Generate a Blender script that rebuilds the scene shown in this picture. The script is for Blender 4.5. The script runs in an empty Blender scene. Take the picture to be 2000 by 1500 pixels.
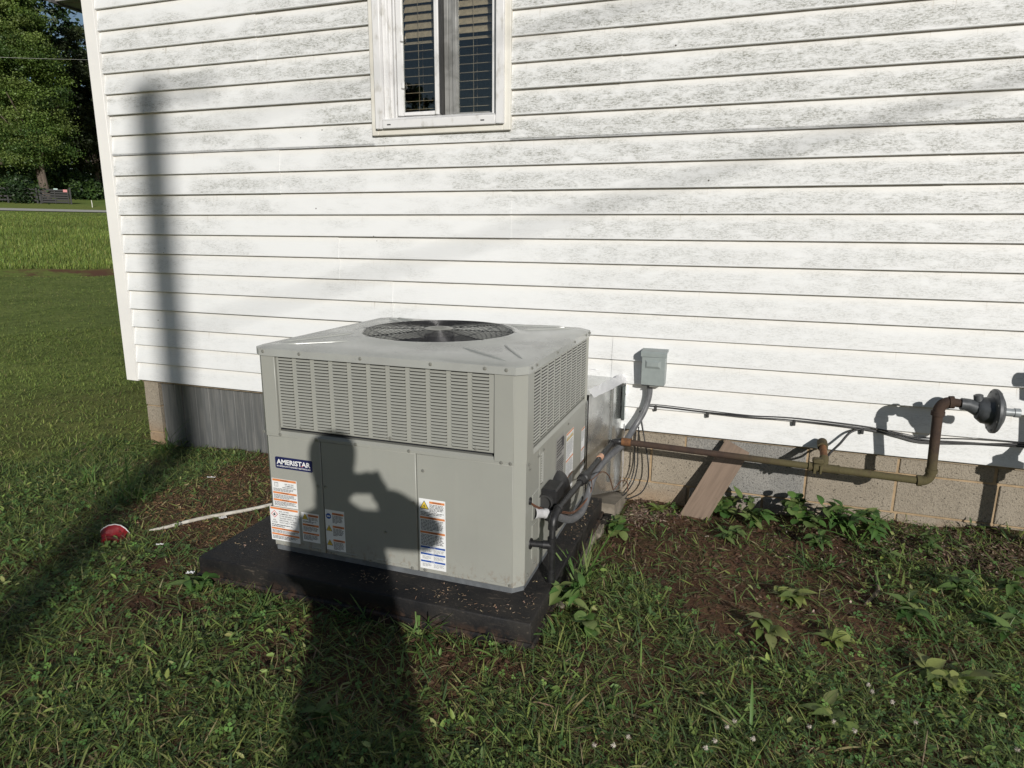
import bpy, bmesh, math, random
import numpy as np
from mathutils import Vector, Matrix

random.seed(7)
rng = np.random.default_rng(11)
S = bpy.context.scene
COL = S.collection

# ------------------------------------------------------------------ camera, sky, sun, exposure
CAM = Vector((4.063, -3.556, 1.042))
YAW, PITCH, ROLL = -0.334, 0.222, 0.008
cy, sy, cp, sp = math.cos(YAW), math.sin(YAW), math.cos(PITCH), math.sin(PITCH)
FWD = Vector((sy * cp, cy * cp, -sp))
RGT0 = Vector((cy, -sy, 0))
UP0 = RGT0.cross(FWD)
RGT = math.cos(ROLL) * RGT0 + math.sin(ROLL) * UP0
UPV = -math.sin(ROLL) * RGT0 + math.cos(ROLL) * UP0
cam = bpy.data.cameras.new("camera")
cam.sensor_width = 36.0
cam.lens = 1303.8 / 2000 * 36.0
cam.clip_start = 0.05
cam.clip_end = 2000
co = bpy.data.objects.new("camera", cam)
COL.objects.link(co)
M = Matrix((RGT, UPV, -FWD)).transposed().to_4x4()
M.translation = CAM
co.matrix_world = M
S.camera = co

SUN = Vector((-0.493, 0.799, -0.345)).normalized()      # the way the light travels
world = bpy.data.worlds.new("World")
S.world = world
world.use_nodes = True
wn = world.node_tree
sky = wn.nodes.new("ShaderNodeTexSky")
sky.sky_type = 'NISHITA'
sky.sun_disc = False
sky.sun_elevation = math.asin(-SUN.z)
sky.sun_rotation = math.atan2(-SUN.x, -SUN.y)
sky.air_density = 1.0
sky.dust_density = 0.4
bg = wn.nodes["Background"]
bg.inputs["Strength"].default_value = 0.055
wn.links.new(sky.outputs[0], bg.inputs["Color"])
sl = bpy.data.lights.new("sun", 'SUN')
sl.energy = 4.25
sl.angle = math.radians(0.55)
sl.color = (1.0, 0.962, 0.905)
so = bpy.data.objects.new("sun", sl)
COL.objects.link(so)
so.rotation_euler = SUN.to_track_quat('-Z', 'Y').to_euler()
S.view_settings.view_transform = 'Standard'
S.view_settings.look = 'None'
S.view_settings.exposure = 0.0
S.view_settings.gamma = 1.0
S.view_settings.use_curve_mapping = False
S.cycles.use_denoising = True
S.cycles.max_bounces = 8
S.cycles.transparent_max_bounces = 16
S.cycles.sample_clamp_indirect = 6.0


# ------------------------------------------------------------------ helpers
class MB:
    """collects geometry for one mesh object"""
    def __init__(self):
        self.v, self.f, self.m = [], [], []

    def add(self, vs, fs, mi=0):
        o = len(self.v)
        self.v += [tuple(p) for p in vs]
        for f in fs:
            self.f.append(tuple(i + o for i in f))
            self.m.append(mi)
        return self

    def quad(self, a, b, c, d, mi=0):
        return self.add([a, b, c, d], [(0, 1, 2, 3)], mi)

    def box(self, lo, hi, bev=0.0, mi=0, seg=1, mat=None):
        bm = bmesh.new()
        bmesh.ops.create_cube(bm, size=1)
        sc = [hi[i] - lo[i] for i in range(3)]
        ce = [(hi[i] + lo[i]) / 2 for i in range(3)]
        bmesh.ops.scale(bm, vec=sc, verts=bm.verts)
        if bev:
            bmesh.ops.bevel(bm, geom=bm.edges[:], offset=min(bev, min(sc) * 0.45), segments=seg, affect='EDGES', profile=0.5)
        bmesh.ops.translate(bm, vec=ce, verts=bm.verts)
        if mat is not None:
            bmesh.ops.transform(bm, matrix=mat, verts=bm.verts)
        bm.verts.index_update()
        self.add([v.co[:] for v in bm.verts], [[v.index for v in f.verts] for f in bm.faces], mi)
        bm.free()
        return self

    def prism(self, poly, a, b, ax='x', mi=0):
        n = len(poly)
        def P(t, p):
            return {'x': (t, p[0], p[1]), 'y': (p[0], t, p[1]), 'z': (p[0], p[1], t)}[ax]
        vs = [P(a, p) for p in poly] + [P(b, p) for p in poly]
        fs = [(i, (i + 1) % n, n + (i + 1) % n, n + i) for i in range(n)]
        fs += [tuple(range(n))[::-1], tuple(range(n, 2 * n))]
        return self.add(vs, fs, mi)

    def tube(self, pts, r, seg=8, caps=True, mi=0):
        pts = [Vector(p) for p in pts]
        n = len(pts)
        rs = r if isinstance(r, (list, tuple)) else [r] * n
        tan = []
        for i in range(n):
            t = (pts[min(i + 1, n - 1)] - pts[max(i - 1, 0)])
            tan.append(t.normalized() if t.length > 1e-9 else Vector((0, 0, 1)))
        u = tan[0].orthogonal().normalized()
        vs, fs = [], []
        for i in range(n):
            u = (u - tan[i] * u.dot(tan[i]))
            if u.length < 1e-6:
                u = tan[i].orthogonal()
            u.normalize()
            w = tan[i].cross(u)
            for k in range(seg):
                a = 2 * math.pi * k / seg
                vs.append(pts[i] + rs[i] * (math.cos(a) * u + math.sin(a) * w))
        for i in range(n - 1):
            for k in range(seg):
                k2 = (k + 1) % seg
                fs.append((i * seg + k, i * seg + k2, (i + 1) * seg + k2, (i + 1) * seg + k))
        if caps:
            fs.append(tuple(range(seg))[::-1])
            fs.append(tuple(range((n - 1) * seg, n * seg)))
        return self.add(vs, fs, mi)

    def lathe(self, prof, org, axis, seg=20, mi=0, a0=0.0, a1=2 * math.pi):
        ax = Vector(axis).normalized()
        u = ax.orthogonal().normalized()
        w = ax.cross(u)
        org = Vector(org)
        full = abs(a1 - a0 - 2 * math.pi) < 1e-6
        ns = seg if full else seg + 1
        vs, fs = [], []
        for r, h in prof:
            for k in range(ns):
                a = a0 + (a1 - a0) * k / seg
                vs.append(org + ax * h + max(r, 1e-5) * (math.cos(a) * u + math.sin(a) * w))
        for i in range(len(prof) - 1):
            for k in range(seg):
                k2 = (k + 1) % ns
                fs.append((i * ns + k, i * ns + k2, (i + 1) * ns + k2, (i + 1) * ns + k))
        return self.add(vs, fs, mi)

    def build(self, name, mats, parent=None, smooth=None, kind=None):
        me = bpy.data.meshes.new(name)
        me.from_pydata(self.v, [], self.f)
        mats = mats if isinstance(mats, (list, tuple)) else [mats]
        for m in mats:
            me.materials.append(m)
        if len(mats) > 1:
            me.polygons.foreach_set("material_index", self.m)
        if smooth is not None:
            me.polygons.foreach_set("use_smooth", [True] * len(me.polygons))
            me.set_sharp_from_angle(angle=math.radians(smooth))
        me.update()
        return link(name, me, parent, kind)


def link(name, me, parent=None, kind=None):
    o = bpy.data.objects.new(name, me)
    COL.objects.link(o)
    if parent is not None:
        o.parent = parent
    if kind:
        o["kind"] = kind
    return o


def tag(o, label, cat, group=None):
    o["label"] = label
    o["category"] = cat
    if group:
        o["group"] = group
    return o


def thing(name, label, cat, loc=(0, 0, 0), group=None, rot=(0, 0, 0)):
    o = bpy.data.objects.new(name, None)
    o.empty_display_size = 0.1
    COL.objects.link(o)
    o.location = loc
    o.rotation_euler = rot
    return tag(o, label, cat, group)


def hash01(ix, iy, seed):
    n = (ix.astype(np.int64) * 374761393 + iy.astype(np.int64) * 668265263 + seed * 974711) & 0x7fffffff
    n = ((n ^ (n >> 13)) * 1274126177) & 0x7fffffff
    n = n ^ (n >> 16)
    return (n & 0xffff) / 65535.0


def vnoise(x, y, scale, seed=0):
    x = np.asarray(x, float) * scale
    y = np.asarray(y, float) * scale
    ix, iy = np.floor(x), np.floor(y)
    fx, fy = x - ix, y - iy
    fx = fx * fx * (3 - 2 * fx)
    fy = fy * fy * (3 - 2 * fy)
    a = hash01(ix, iy, seed); b = hash01(ix + 1, iy, seed)
    c = hash01(ix, iy + 1, seed); d = hash01(ix + 1, iy + 1, seed)
    return (a * (1 - fx) + b * fx) * (1 - fy) + (c * (1 - fx) + d * fx) * fy


def sstep(a, b, x):
    t = np.clip((np.asarray(x, float) - a) / (b - a), 0, 1)
    return t * t * (3 - 2 * t)


# ------------------------------------------------------------------ node materials
class NB:
    def __init__(self, name, rough=0.6, metal=0.0, spec=0.5):
        self.m = bpy.data.materials.new(name)
        self.m.use_nodes = True
        self.t = self.m.node_tree
        self.b = self.t.nodes["Principled BSDF"]
        self.out = self.t.nodes["Material Output"]
        self.b.inputs["Roughness"].default_value = rough
        self.b.inputs["Metallic"].default_value = metal
        self.b.inputs["Specular IOR Level"].default_value = spec

    def n(self, typ, **kw):
        nd = self.t.nodes.new(typ)
        for k, v in kw.items():
            setattr(nd, k, v)
        return nd

    def put(self, sock, val):
        if hasattr(val, "is_output"):
            self.t.links.new(val, sock)
        elif isinstance(val, (tuple, list)) and len(val) == 3 and sock.type == 'RGBA':
            sock.default_value = (*val, 1)
        else:
            sock.default_value = val

    def co(self, kind="Object"):
        return self.n("ShaderNodeTexCoord").outputs[kind]

    def map(self, vec, scale=(1, 1, 1), loc=(0, 0, 0)):
        m = self.n("ShaderNodeMapping")
        self.put(m.inputs[0], vec)
        m.inputs["Scale"].default_value = scale
        m.inputs["Location"].default_value = loc
        return m.outputs[0]

    def noise(self, vec, scale=5, detail=3, rough=0.55, dist=0.0):
        n = self.n("ShaderNodeTexNoise")
        self.put(n.inputs["Vector"], vec)
        n.inputs["Scale"].default_value = scale
        n.inputs["Detail"].default_value = detail
        n.inputs["Roughness"].default_value = rough
        n.inputs["Distortion"].default_value = dist
        return n.outputs["Fac"]

    def rng(self, val, a, b, c=0.0, d=1.0, smooth=True):
        n = self.n("ShaderNodeMapRange")
        if smooth:
            n.interpolation_type = 'SMOOTHSTEP'
        self.put(n.inputs[0], val)
        for i, x in enumerate((a, b, c, d)):
            n.inputs[i + 1].default_value = x
        return n.outputs[0]

    def math(self, op, a, b=0.0):
        n = self.n("ShaderNodeMath", operation=op)
        self.put(n.inputs[0], a)
        self.put(n.inputs[1], b)
        return n.outputs[0]

    def mix(self, fac, a, b, mode='MIX'):
        n = self.n("ShaderNodeMix", data_type='RGBA', blend_type=mode)
        self.put(n.inputs["Factor"], fac)
        self.put(n.inputs["A"], a)
        self.put(n.inputs["B"], b)
        return n.outputs["Result"]

    def bump(self, h, strength=0.3, dist=0.01):
        n = self.n("ShaderNodeBump")
        self.put(n.inputs["Height"], h)
        n.inputs["Strength"].default_value = strength
        n.inputs["Distance"].default_value = dist
        self.t.links.new(n.outputs[0], self.b.inputs["Normal"])

    def col(self, c):
        self.put(self.b.inputs["Base Color"], c)
        return self

    def sep(self, vec):
        n = self.n("ShaderNodeSeparateXYZ")
        self.put(n.inputs[0], vec)
        return n.outputs


def noisy(name, c1, c2, scale=8, rough=0.6, metal=0.0, bump=0.0, bscale=60, stretch=(1, 1, 1), spec=0.5, lo=0.35, hi=0.65):
    b = NB(name, rough, metal, spec)
    v = b.map(b.co(), stretch)
    f = b.noise(v, scale, 4)
    b.col(b.mix(b.rng(f, lo, hi), c1, c2))
    if bump:
        b.bump(b.noise(v, bscale, 3), bump, 0.004)
    return b.m


def siding_material():
    b = NB("weathered_white_siding", 0.55, 0, 0.35)
    c = b.co()
    x, y, z = b.sep(c)
    t = b.math('FRACT', b.math('DIVIDE', b.math('ADD', z, 1.27), 0.127))
    row = b.math('FLOOR', b.math('DIVIDE', b.math('ADD', z, 1.27), 0.127))
    ej = b.math('MULTIPLY', b.math('SUBTRACT', b.noise(b.map(c, (2.6, 1, 6), (2, 0, 5)), 1.0, 3), 0.5), 0.9)
    edge = b.math('MULTIPLY', b.rng(b.math('ADD', t, ej), 1.02, 0.55), b.rng(t, 0.0, 0.10))
    comb = b.n("ShaderNodeCombineXYZ")
    b.put(comb.inputs[0], b.math('MULTIPLY', x, 1.5))
    b.put(comb.inputs[1], b.math('MULTIPLY', row, 3.71))
    b.put(comb.inputs[2], b.math('MULTIPLY', z, 4.0))
    patch0 = b.noise(comb.outputs[0], 1.3, 4, 0.62, 0.3)
    wide = b.noise(b.map(c, (0.9, 1, 1.3), (4, 0, 1)), 1.0, 4, 0.65)
    dx = b.math('MULTIPLY', b.rng(b.math('ABSOLUTE', b.math('SUBTRACT', x, 2.4)), 1.7, 0.3), b.rng(z, 1.0, 1.6))
    patch = b.math('ADD', b.math('ADD', b.math('MULTIPLY', patch0, 0.35), b.math('MULTIPLY', wide, 0.65)), b.math('MULTIPLY', dx, 0.05))
    up = b.rng(z, 0.35, 1.75, 0.26, 1.0)
    right = b.rng(x, 2.0, 5.0, 0.0, 0.16)
    amount = b.math('MULTIPLY', b.rng(b.math('ADD', patch, right), 0.44, 0.62), b.math('MULTIPLY', edge, up))
    sv = b.map(c, (46, 1, 165))
    sp1 = b.noise(sv, 1.0, 5, 0.7, 0.25)
    sp2 = b.noise(b.map(c, (110, 1, 240), (3, 0, 7)), 1.0, 3, 0.7)
    mid = b.noise(b.map(c, (9, 1, 26), (1, 0, 2)), 1.0, 5, 0.7, 0.4)
    sk = b.math('MAXIMUM', b.rng(sp1, 0.485, 0.585), b.math('MULTIPLY', b.rng(sp2, 0.51, 0.61), 0.8))
    sk = b.math('MULTIPLY', sk, b.rng(mid, 0.34, 0.60))
    fac = b.math('MULTIPLY', amount, sk)
    film = b.math('MULTIPLY', b.math('MULTIPLY', amount, b.rng(mid, 0.2, 0.65)), 0.50)
    cream = b.mix(b.rng(t, 0.62, 1.0), (0.69, 0.70, 0.70), (0.70, 0.69, 0.66))
    c1 = b.mix(film, cream, (0.41, 0.415, 0.40))
    tone = b.mix(b.noise(b.map(c, (3, 1, 5)), 1.0, 2), (0.15, 0.15, 0.135), (0.22, 0.225, 0.18))
    c2 = b.mix(b.math('MULTIPLY', fac, 0.86), c1, tone)
    drip = b.rng(b.noise(b.map(c, (55, 1, 2.2), (9, 0, 0)), 1.0, 3, 0.6), 0.60, 0.72)
    dripm = b.math('MULTIPLY', b.math('MULTIPLY', drip, b.rng(t, 0.45, 1.0)), b.rng(wide, 0.42, 0.6))
    c2 = b.mix(b.math('MULTIPLY', dripm, 0.42), c2, (0.30, 0.25, 0.18))
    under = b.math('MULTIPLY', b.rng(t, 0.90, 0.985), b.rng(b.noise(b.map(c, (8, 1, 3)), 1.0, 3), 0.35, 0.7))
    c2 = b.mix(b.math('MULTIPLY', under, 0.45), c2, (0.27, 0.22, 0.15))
    # a few insect specks and nail stains
    vo = b.n("ShaderNodeTexVoronoi")
    b.put(vo.inputs["Vector"], b.map(c, (1, 0.02, 1)))
    vo.inputs["Scale"].default_value = 9.0
    vo.inputs["Randomness"].default_value = 1.0
    dots = b.rng(vo.outputs["Distance"], 0.050, 0.030)
    keep = b.rng(b.noise(c, 2.3, 2), 0.52, 0.56)
    c3 = b.mix(b.math('MULTIPLY', dots, keep), c2, (0.06, 0.05, 0.04))
    b.col(c3)
    g = b.noise(b.map(c, (9, 1, 150)), 1.0, 3, 0.6, 0.4)
    wav = b.noise(b.map(c, (1.6, 1, 3)), 1.0, 2)
    b.bump(b.math('ADD', b.math('MULTIPLY', g, 0.35), b.math('MULTIPLY', wav, 1.8)), 0.35, 0.006)
    return b.m


def blockmat(name, c1, c2, c3):
    b = NB(name, 0.9, 0, 0.2)
    c = b.co()
    f1 = b.noise(c, 160, 2, 0.6)
    f2 = b.noise(c, 7, 3)
    k = b.mix(b.rng(f2, 0.35, 0.68), c1, c2)
    k = b.mix(b.rng(f1, 0.45, 0.70), k, c3)
    pit = b.rng(b.noise(c, 95, 4, 0.7), 0.61, 0.68)
    k = b.mix(b.math('MULTIPLY', pit, 0.7), k, (0.05, 0.045, 0.04))
    z = b.sep(c)[2]
    k = b.mix(b.math('MULTIPLY', b.rng(b.math('ADD', z, b.math('MULTIPLY', f2, 0.16)), -0.20, -0.40), 0.6), k, (0.30, 0.185, 0.095))
    b.col(k)
    b.bump(b.math('ADD', b.math('ADD', f1, b.math('MULTIPLY', f2, 1.4)), b.math('MULTIPLY', pit, -1.4)), 0.8, 0.006)
    return b.m


def leafmat(name, tr=0.35, rough=0.5, hue=None):
    """colour comes from the per-leaf colour attribute (leaf to leaf variation)"""
    b = NB(name, rough, 0, 0.35)
    a = b.n("ShaderNodeAttribute", attribute_name="tint")
    b.put(b.b.inputs["Base Color"], a.outputs["Color"])
    tl = b.n("ShaderNodeBsdfTranslucent")
    b.put(tl.inputs[0], b.mix(1.0, a.outputs["Color"], (1.25, 1.25, 0.55), 'MULTIPLY'))
    mx = b.n("ShaderNodeMixShader")
    mx.inputs[0].default_value = tr
    b.t.links.new(b.b.outputs[0], mx.inputs[1])
    b.t.links.new(tl.outputs[0], mx.inputs[2])
    b.t.links.new(mx.outputs[0], b.out.inputs[0])
    return b.m


def plain(name, c, rough=0.5, metal=0.0, spec=0.5, var=0.12, scale=30):
    d = tuple(max(0, x * (1 - var)) for x in c)
    u = tuple(min(1, x * (1 + var)) for x in c)
    return noisy(name, d, u, scale, rough, metal, spec=spec)


def metalpaint(name="grey_beige_enamel", splash=True):
    b = NB(name, 0.42, 0, 0.5)
    c = b.co()
    d = b.noise(c, 3.5, 4, 0.6)
    s = b.noise(b.map(c, (14, 14, 2.5)), 1, 3)
    k = b.mix(b.rng(d, 0.3, 0.75), (0.298, 0.302, 0.272), (0.276, 0.280, 0.254))
    k = b.mix(b.math('MULTIPLY', b.rng(s, 0.55, 0.8), 0.12), k, (0.20, 0.19, 0.16))
    b.col(k)
    z = b.sep(c)[2]
    spl = b.noise(b.map(c, (40, 40, 26)), 1, 4, 0.7)
    if splash: k = b.mix(b.math('MULTIPLY', b.math('MULTIPLY', b.rng(z, 0.12, 0.02), b.rng(spl, 0.5, 0.66)), 0.55), k, (0.17, 0.115, 0.075))
    wet = b.noise(b.map(c, (26, 26, 1.1)), 1, 3, 0.6)
    k = b.mix(b.math('MULTIPLY', b.rng(wet, 0.58, 0.72), 0.10), k, (0.36, 0.35, 0.31))
    b.col(k)
    b.put(b.b.inputs["Roughness"], b.rng(d, 0.2, 0.8, 0.30, 0.48))
    b.bump(b.math('ADD', b.math('MULTIPLY', b.noise(c, 420, 2), 0.02), b.noise(b.map(c, (3.4, 3.4, 2.2)), 1, 2)), 0.22, 0.012)
    return b.m


def toppaint():
    b = NB("dusty_top_enamel", 0.3, 0, 0.5)
    c = b.co()
    d = b.noise(c, 5, 5, 0.65)
    sp_ = b.rng(b.noise(c, 60, 3), 0.60, 0.70)
    k = b.mix(b.rng(d, 0.35, 0.7), (0.33, 0.34, 0.32), (0.29, 0.295, 0.28))
    k = b.mix(b.math('MULTIPLY', sp_, b.rng(d, 0.5, 0.7, 0, 0.5)), k, (0.13, 0.12, 0.10))
    b.col(k)
    b.put(b.b.inputs["Roughness"], b.rng(d, 0.3, 0.75, 0.13, 0.34))
    return b.m


def galvanized(name, rough=0.33, tint=(0.64, 0.65, 0.64)):
    b = NB(name, rough, 0.92, 0.5)
    c = b.co()
    vo = b.n("ShaderNodeTexVoronoi")
    b.put(vo.inputs["Vector"], c)
    vo.inputs["Scale"].default_value = 45
    sp_ = b.sep(vo.outputs["Color"])[0]
    d = b.noise(c, 4, 4)
    k = b.mix(b.math('MULTIPLY', sp_, 0.35), tint, tuple(x * 0.72 for x in tint))
    b.col(b.mix(b.rng(d, 0.5, 0.8, 0, 0.4), k, (0.42, 0.41, 0.38)))
    b.put(b.b.inputs["Roughness"], b.rng(d, 0.25, 0.8, rough - 0.09, rough + 0.12))
    b.bump(b.math("ADD", b.noise(c, 3.5, 2), b.math("MULTIPLY", b.noise(b.map(c, (5, 5, 1.2)), 1, 2), 0.7)), 0.45, 0.03)
    return b.m


def foil():
    b = NB("crinkled_foil_tape", 0.34, 0.7, 0.5)
    c = b.co()
    b.col((0.86, 0.86, 0.88))
    b.bump(b.noise(c, 70, 4, 0.65, 0.8), 0.9, 0.006)
    return b.m


def rustmat(name, c1, c2, moss=False):
    b = NB(name, 0.85, 0.1, 0.3)
    c = b.co()
    f = b.noise(c, 26, 5, 0.65)
    f2 = b.noise(c, 130, 3)
    k = b.mix(b.rng(f, 0.35, 0.68), c1, c2)
    k = b.mix(b.rng(f2, 0.55, 0.75, 0, 0.6), k, (0.035, 0.022, 0.018))
    if moss:
        x = b.sep(c)[0]
        z = b.sep(c)[2]
        g = b.math('MULTIPLY', b.rng(x, 4.0, 4.35), b.rng(b.math('ADD', z, b.math('MULTIPLY', f, 0.3)), 0.34, 0.12))
        k = b.mix(b.math('MULTIPLY', g, b.rng(f, 0.3, 0.55, 0.45, 0.95)), k, (0.095, 0.083, 0.038))
    b.col(k)
    b.bump(b.math('ADD', f, b.math('MULTIPLY', f2, 0.6)), 0.7, 0.003)
    return b.m


def soilmat():
    b = NB("ground_soil_and_turf", 0.95, 0, 0.15)
    c = b.co()
    x, y, z = b.sep(c)
    n1 = b.noise(c, 3.2, 5, 0.6)
    n2 = b.noise(c, 34, 4, 0.65)
    n3 = b.noise(c, 150, 3, 0.6)
    soil = b.mix(b.rng(n1, 0.35, 0.68), (0.082, 0.043, 0.025), (0.135, 0.074, 0.043))
    soil = b.mix(b.rng(n2, 0.42, 0.62), soil, (0.062, 0.035, 0.022))
    soil = b.mix(b.rng(n3, 0.56, 0.72, 0, 0.6), soil, (0.17, 0.115, 0.075))
    moss = b.math('MULTIPLY', b.rng(b.noise(c, 5.5, 4, 0.6, 0.5), 0.50, 0.64), b.rng(n2, 0.35, 0.6))
    soil = b.mix(b.math('MULTIPLY', moss, 0.65), soil, (0.055, 0.060, 0.022))
    # distance away from the house (to the lawn and the field)
    t = b.math('ADD', b.math('MULTIPLY', b.math('SUBTRACT', x, 4.063), -0.806), b.math('MULTIPLY', b.math('ADD', y, 3.556), 0.592))
    big = b.noise(c, 0.10, 4, 0.6)
    med = b.noise(b.map(c, (1, 1, 0.3)), 0.9, 5, 0.65)
    fine = b.noise(c, 6.0, 4, 0.7)
    lawn = b.mix(b.rng(med, 0.3, 0.7), (0.140, 0.182, 0.044), (0.195, 0.235, 0.064))
    field = b.mix(b.rng(med, 0.32, 0.68), (0.11, 0.165, 0.034), (0.18, 0.235, 0.055))
    field = b.mix(b.rng(big, 0.4, 0.62), field, (0.16, 0.19, 0.05))
    field = b.mix(b.rng(fine, 0.45, 0.72, 0, 0.55), field, (0.045, 0.075, 0.018))
    lawn = b.mix(b.rng(fine, 0.45, 0.7, 0, 0.6), lawn, (0.030, 0.045, 0.014))
    turf = b.mix(b.rng(t, 29.5, 31.5), lawn, field)
    ditch = b.math('MULTIPLY', b.rng(t, 28.9, 29.5), b.rng(t, 31.6, 31.0))
    turf = b.mix(b.math('MULTIPLY', ditch, b.math('MULTIPLY', b.rng(med, 0.42, 0.56), b.rng(big, 0.42, 0.55))), turf, (0.12, 0.062, 0.038))
    far = b.rng(b.math('ADD', t, b.math('MULTIPLY', n1, 1.2)), 6.0, 9.0)
    left = b.rng(b.math('ADD', x, b.math('MULTIPLY', n1, 0.8)), 0.9, 0.1)
    b.col(b.mix(b.math('MAXIMUM', far, b.math('MULTIPLY', left, 0.7)), soil, turf))
    b.bump(b.math('ADD', b.math('MULTIPLY', n2, 1.0), b.math('MULTIPLY', n3, 0.6)), 0.8, 0.012)
    return b.m


def glassmat():
    b = NB("window_glass", 0.02, 0, 0.5)
    gl = b.n("ShaderNodeBsdfGlossy")
    gl.inputs["Roughness"].default_value = 0.015
    tr = b.n("ShaderNodeBsdfTransparent")
    tr.inputs[0].default_value = (0.86, 0.88, 0.86, 1)
    fr = b.n("ShaderNodeFresnel")
    fr.inputs[0].default_value = 1.5
    mx = b.n("ShaderNodeMixShader")
    b.put(mx.inputs[0], b.math('ADD', fr.outputs[0], 0.045))
    b.t.links.new(tr.outputs[0], mx.inputs[1])
    b.t.links.new(gl.outputs[0], mx.inputs[2])
    b.t.links.new(mx.outputs[0], b.out.inputs[0])
    return b.m


MS = siding_material()
M_TRIM = noisy("white_corner_trim", (0.70, 0.69, 0.67), (0.74, 0.73, 0.70), 3, 0.5)
M_CREAM = noisy("cream_window_channel", (0.66, 0.645, 0.59), (0.60, 0.58, 0.52), 9, 0.55)
M_FRAME = noisy("white_aluminium_frame", (0.66, 0.66, 0.66), (0.44, 0.43, 0.40), 24, 0.4, lo=0.50, hi=0.78, stretch=(1, 1, .5))
M_GREYFRAME = noisy("grey_aluminium_stile", (0.30, 0.30, 0.29), (0.20, 0.20, 0.19), 14, 0.45, 0.3)
M_GASKET = plain("black_gasket", (0.03, 0.03, 0.03), 0.6)
M_SLAT = plain("tan_blind_slat", (0.44, 0.35, 0.26), 0.5)
M_GLASS = glassmat()
M_DARK = plain("dark_interior", (0.03, 0.028, 0.026), 0.9)
M_SHEATH = plain("bare_sheathing", (0.25, 0.2, 0.14), 0.9)
M_SOFFIT = plain("soffit_metal", (0.22, 0.22, 0.21), 0.6)
M_SHINGLE = noisy("grey_roof_shingle", (0.10, 0.10, 0.10), (0.16, 0.15, 0.15), 20, 0.95)
M_BLKG = blockmat("grey_concrete_block", (0.235, 0.230, 0.215), (0.28, 0.27, 0.25), (0.16, 0.158, 0.15))
M_BLKT = blockmat("tan_concrete_block", (0.275, 0.240, 0.190), (0.315, 0.275, 0.218), (0.20, 0.173, 0.137))
M_MORTAR = noisy("orange_mortar", (0.37, 0.27, 0.165), (0.29, 0.21, 0.125), 20, 0.95, bump=0.6, bscale=70)
M_SKIRT = noisy("dull_galvanised_skirting", (0.135, 0.14, 0.14), (0.185, 0.185, 0.18), 5, 0.5, 0.35, stretch=(9, 1, 0.8))
M_PAINT = metalpaint()
M_LOUVRE = metalpaint("louvre_enamel", False)
M_TOP = toppaint()
M_RAIL = plain("base_rail_steel", (0.21, 0.225, 0.24), 0.4, 0.5)
M_NAVY = plain("navy_badge", (0.014, 0.018, 0.075), 0.35)
M_FANDARK = plain("fan_well_navy_black", (0.010, 0.011, 0.017), 0.5)
M_BLADE = plain("black_fan_blade", (0.02, 0.021, 0.028), 0.25)
M_WIRE = plain("coated_guard_wire", (0.04, 0.04, 0.042), 0.25, 0.5)
M_HUB = plain("grey_guard_hub", (0.22, 0.22, 0.20), 0.4)
M_SLOTSHADE = plain("slot_shade", (0.012, 0.012, 0.011), 0.8)  # near-black strip colour standing in for shade inside the louvre openings
M_SCREW = plain("zinc_screw", (0.36, 0.36, 0.33), 0.35, 0.6)
M_WHITE = plain("label_white", (0.72, 0.73, 0.73), 0.4, var=0.03)
M_ORANGE = plain("label_orange", (0.62, 0.22, 0.075), 0.45, var=0.05)
M_INK = plain("label_ink", (0.05, 0.05, 0.055), 0.5)
M_GREYINK = plain("label_grey_ink", (0.30, 0.31, 0.32), 0.5)
M_BLUE = plain("label_blue", (0.025, 0.085, 0.33), 0.45)
M_YELLOW = plain("label_yellow", (0.72, 0.52, 0.06), 0.45)
M_REDINK = plain("label_red", (0.55, 0.06, 0.05), 0.45)
M_PLATE = plain("rating_plate_silver", (0.36, 0.36, 0.35), 0.35, 0.3)
def padmat():
    b = NB("black_plastic_pad", 0.6, 0, 0.3)
    c = b.co()
    n = b.noise(c, 6, 4, 0.6)
    sc = b.noise(b.map(c, (22, 60, 60)), 1, 4, 0.65, 1.5)
    k = b.mix(b.rng(n, 0.35, 0.68), (0.010, 0.010, 0.011), (0.021, 0.019, 0.017))
    k = b.mix(b.math('MULTIPLY', b.rng(sc, 0.58, 0.66), b.rng(n, 0.40, 0.62, 0.1, 0.75)), k, (0.085, 0.070, 0.055))
    x, y, z = b.sep(c)
    mud = b.math('MULTIPLY', b.rng(b.math('ADD', z, b.math('MULTIPLY', n, 0.06)), -0.275, -0.345), b.rng(b.noise(c, 30, 4, 0.7), 0.42, 0.6))
    k = b.mix(b.math('MULTIPLY', mud, 0.8), k, (0.075, 0.045, 0.030))
    b.col(k)
    b.put(b.b.inputs["Roughness"], b.rng(n, 0.3, 0.7, 0.5, 0.75))
    b.bump(b.noise(c, 55, 4, 0.7), 0.5, 0.004)
    return b.m
M_PADBLK = padmat()
M_CONC = noisy("pale_concrete", (0.15, 0.13, 0.10), (0.23, 0.20, 0.16), 14, 0.95, bump=0.6, bscale=60)
M_GALV = galvanized("galvanised_duct_steel", 0.25)
M_FLANGE = galvanized("bright_flange_steel", 0.22, (0.40, 0.46, 0.46))
M_FOIL = foil()
M_BOX = plain("grey_box_enamel", (0.235, 0.265, 0.26), 0.42, var=0.04)
M_CONDUIT = plain("grey_flexible_conduit", (0.105, 0.108, 0.115), 0.4)
M_CONN = plain("pale_grey_connector", (0.42, 0.42, 0.43), 0.4)
M_BLACKIRON = plain("black_iron_pipe", (0.018, 0.018, 0.019), 0.45, 0.2, var=0.3, scale=60)
M_RUST = rustmat("rusty_iron_pipe", (0.062, 0.040, 0.029), (0.046, 0.031, 0.025), True)
M_RUSTCAP = rustmat("orange_rust_fitting", (0.19, 0.090, 0.040), (0.10, 0.048, 0.026))
M_TAG = plain("copper_paper_tag", (0.52, 0.30, 0.20), 0.5)
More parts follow.
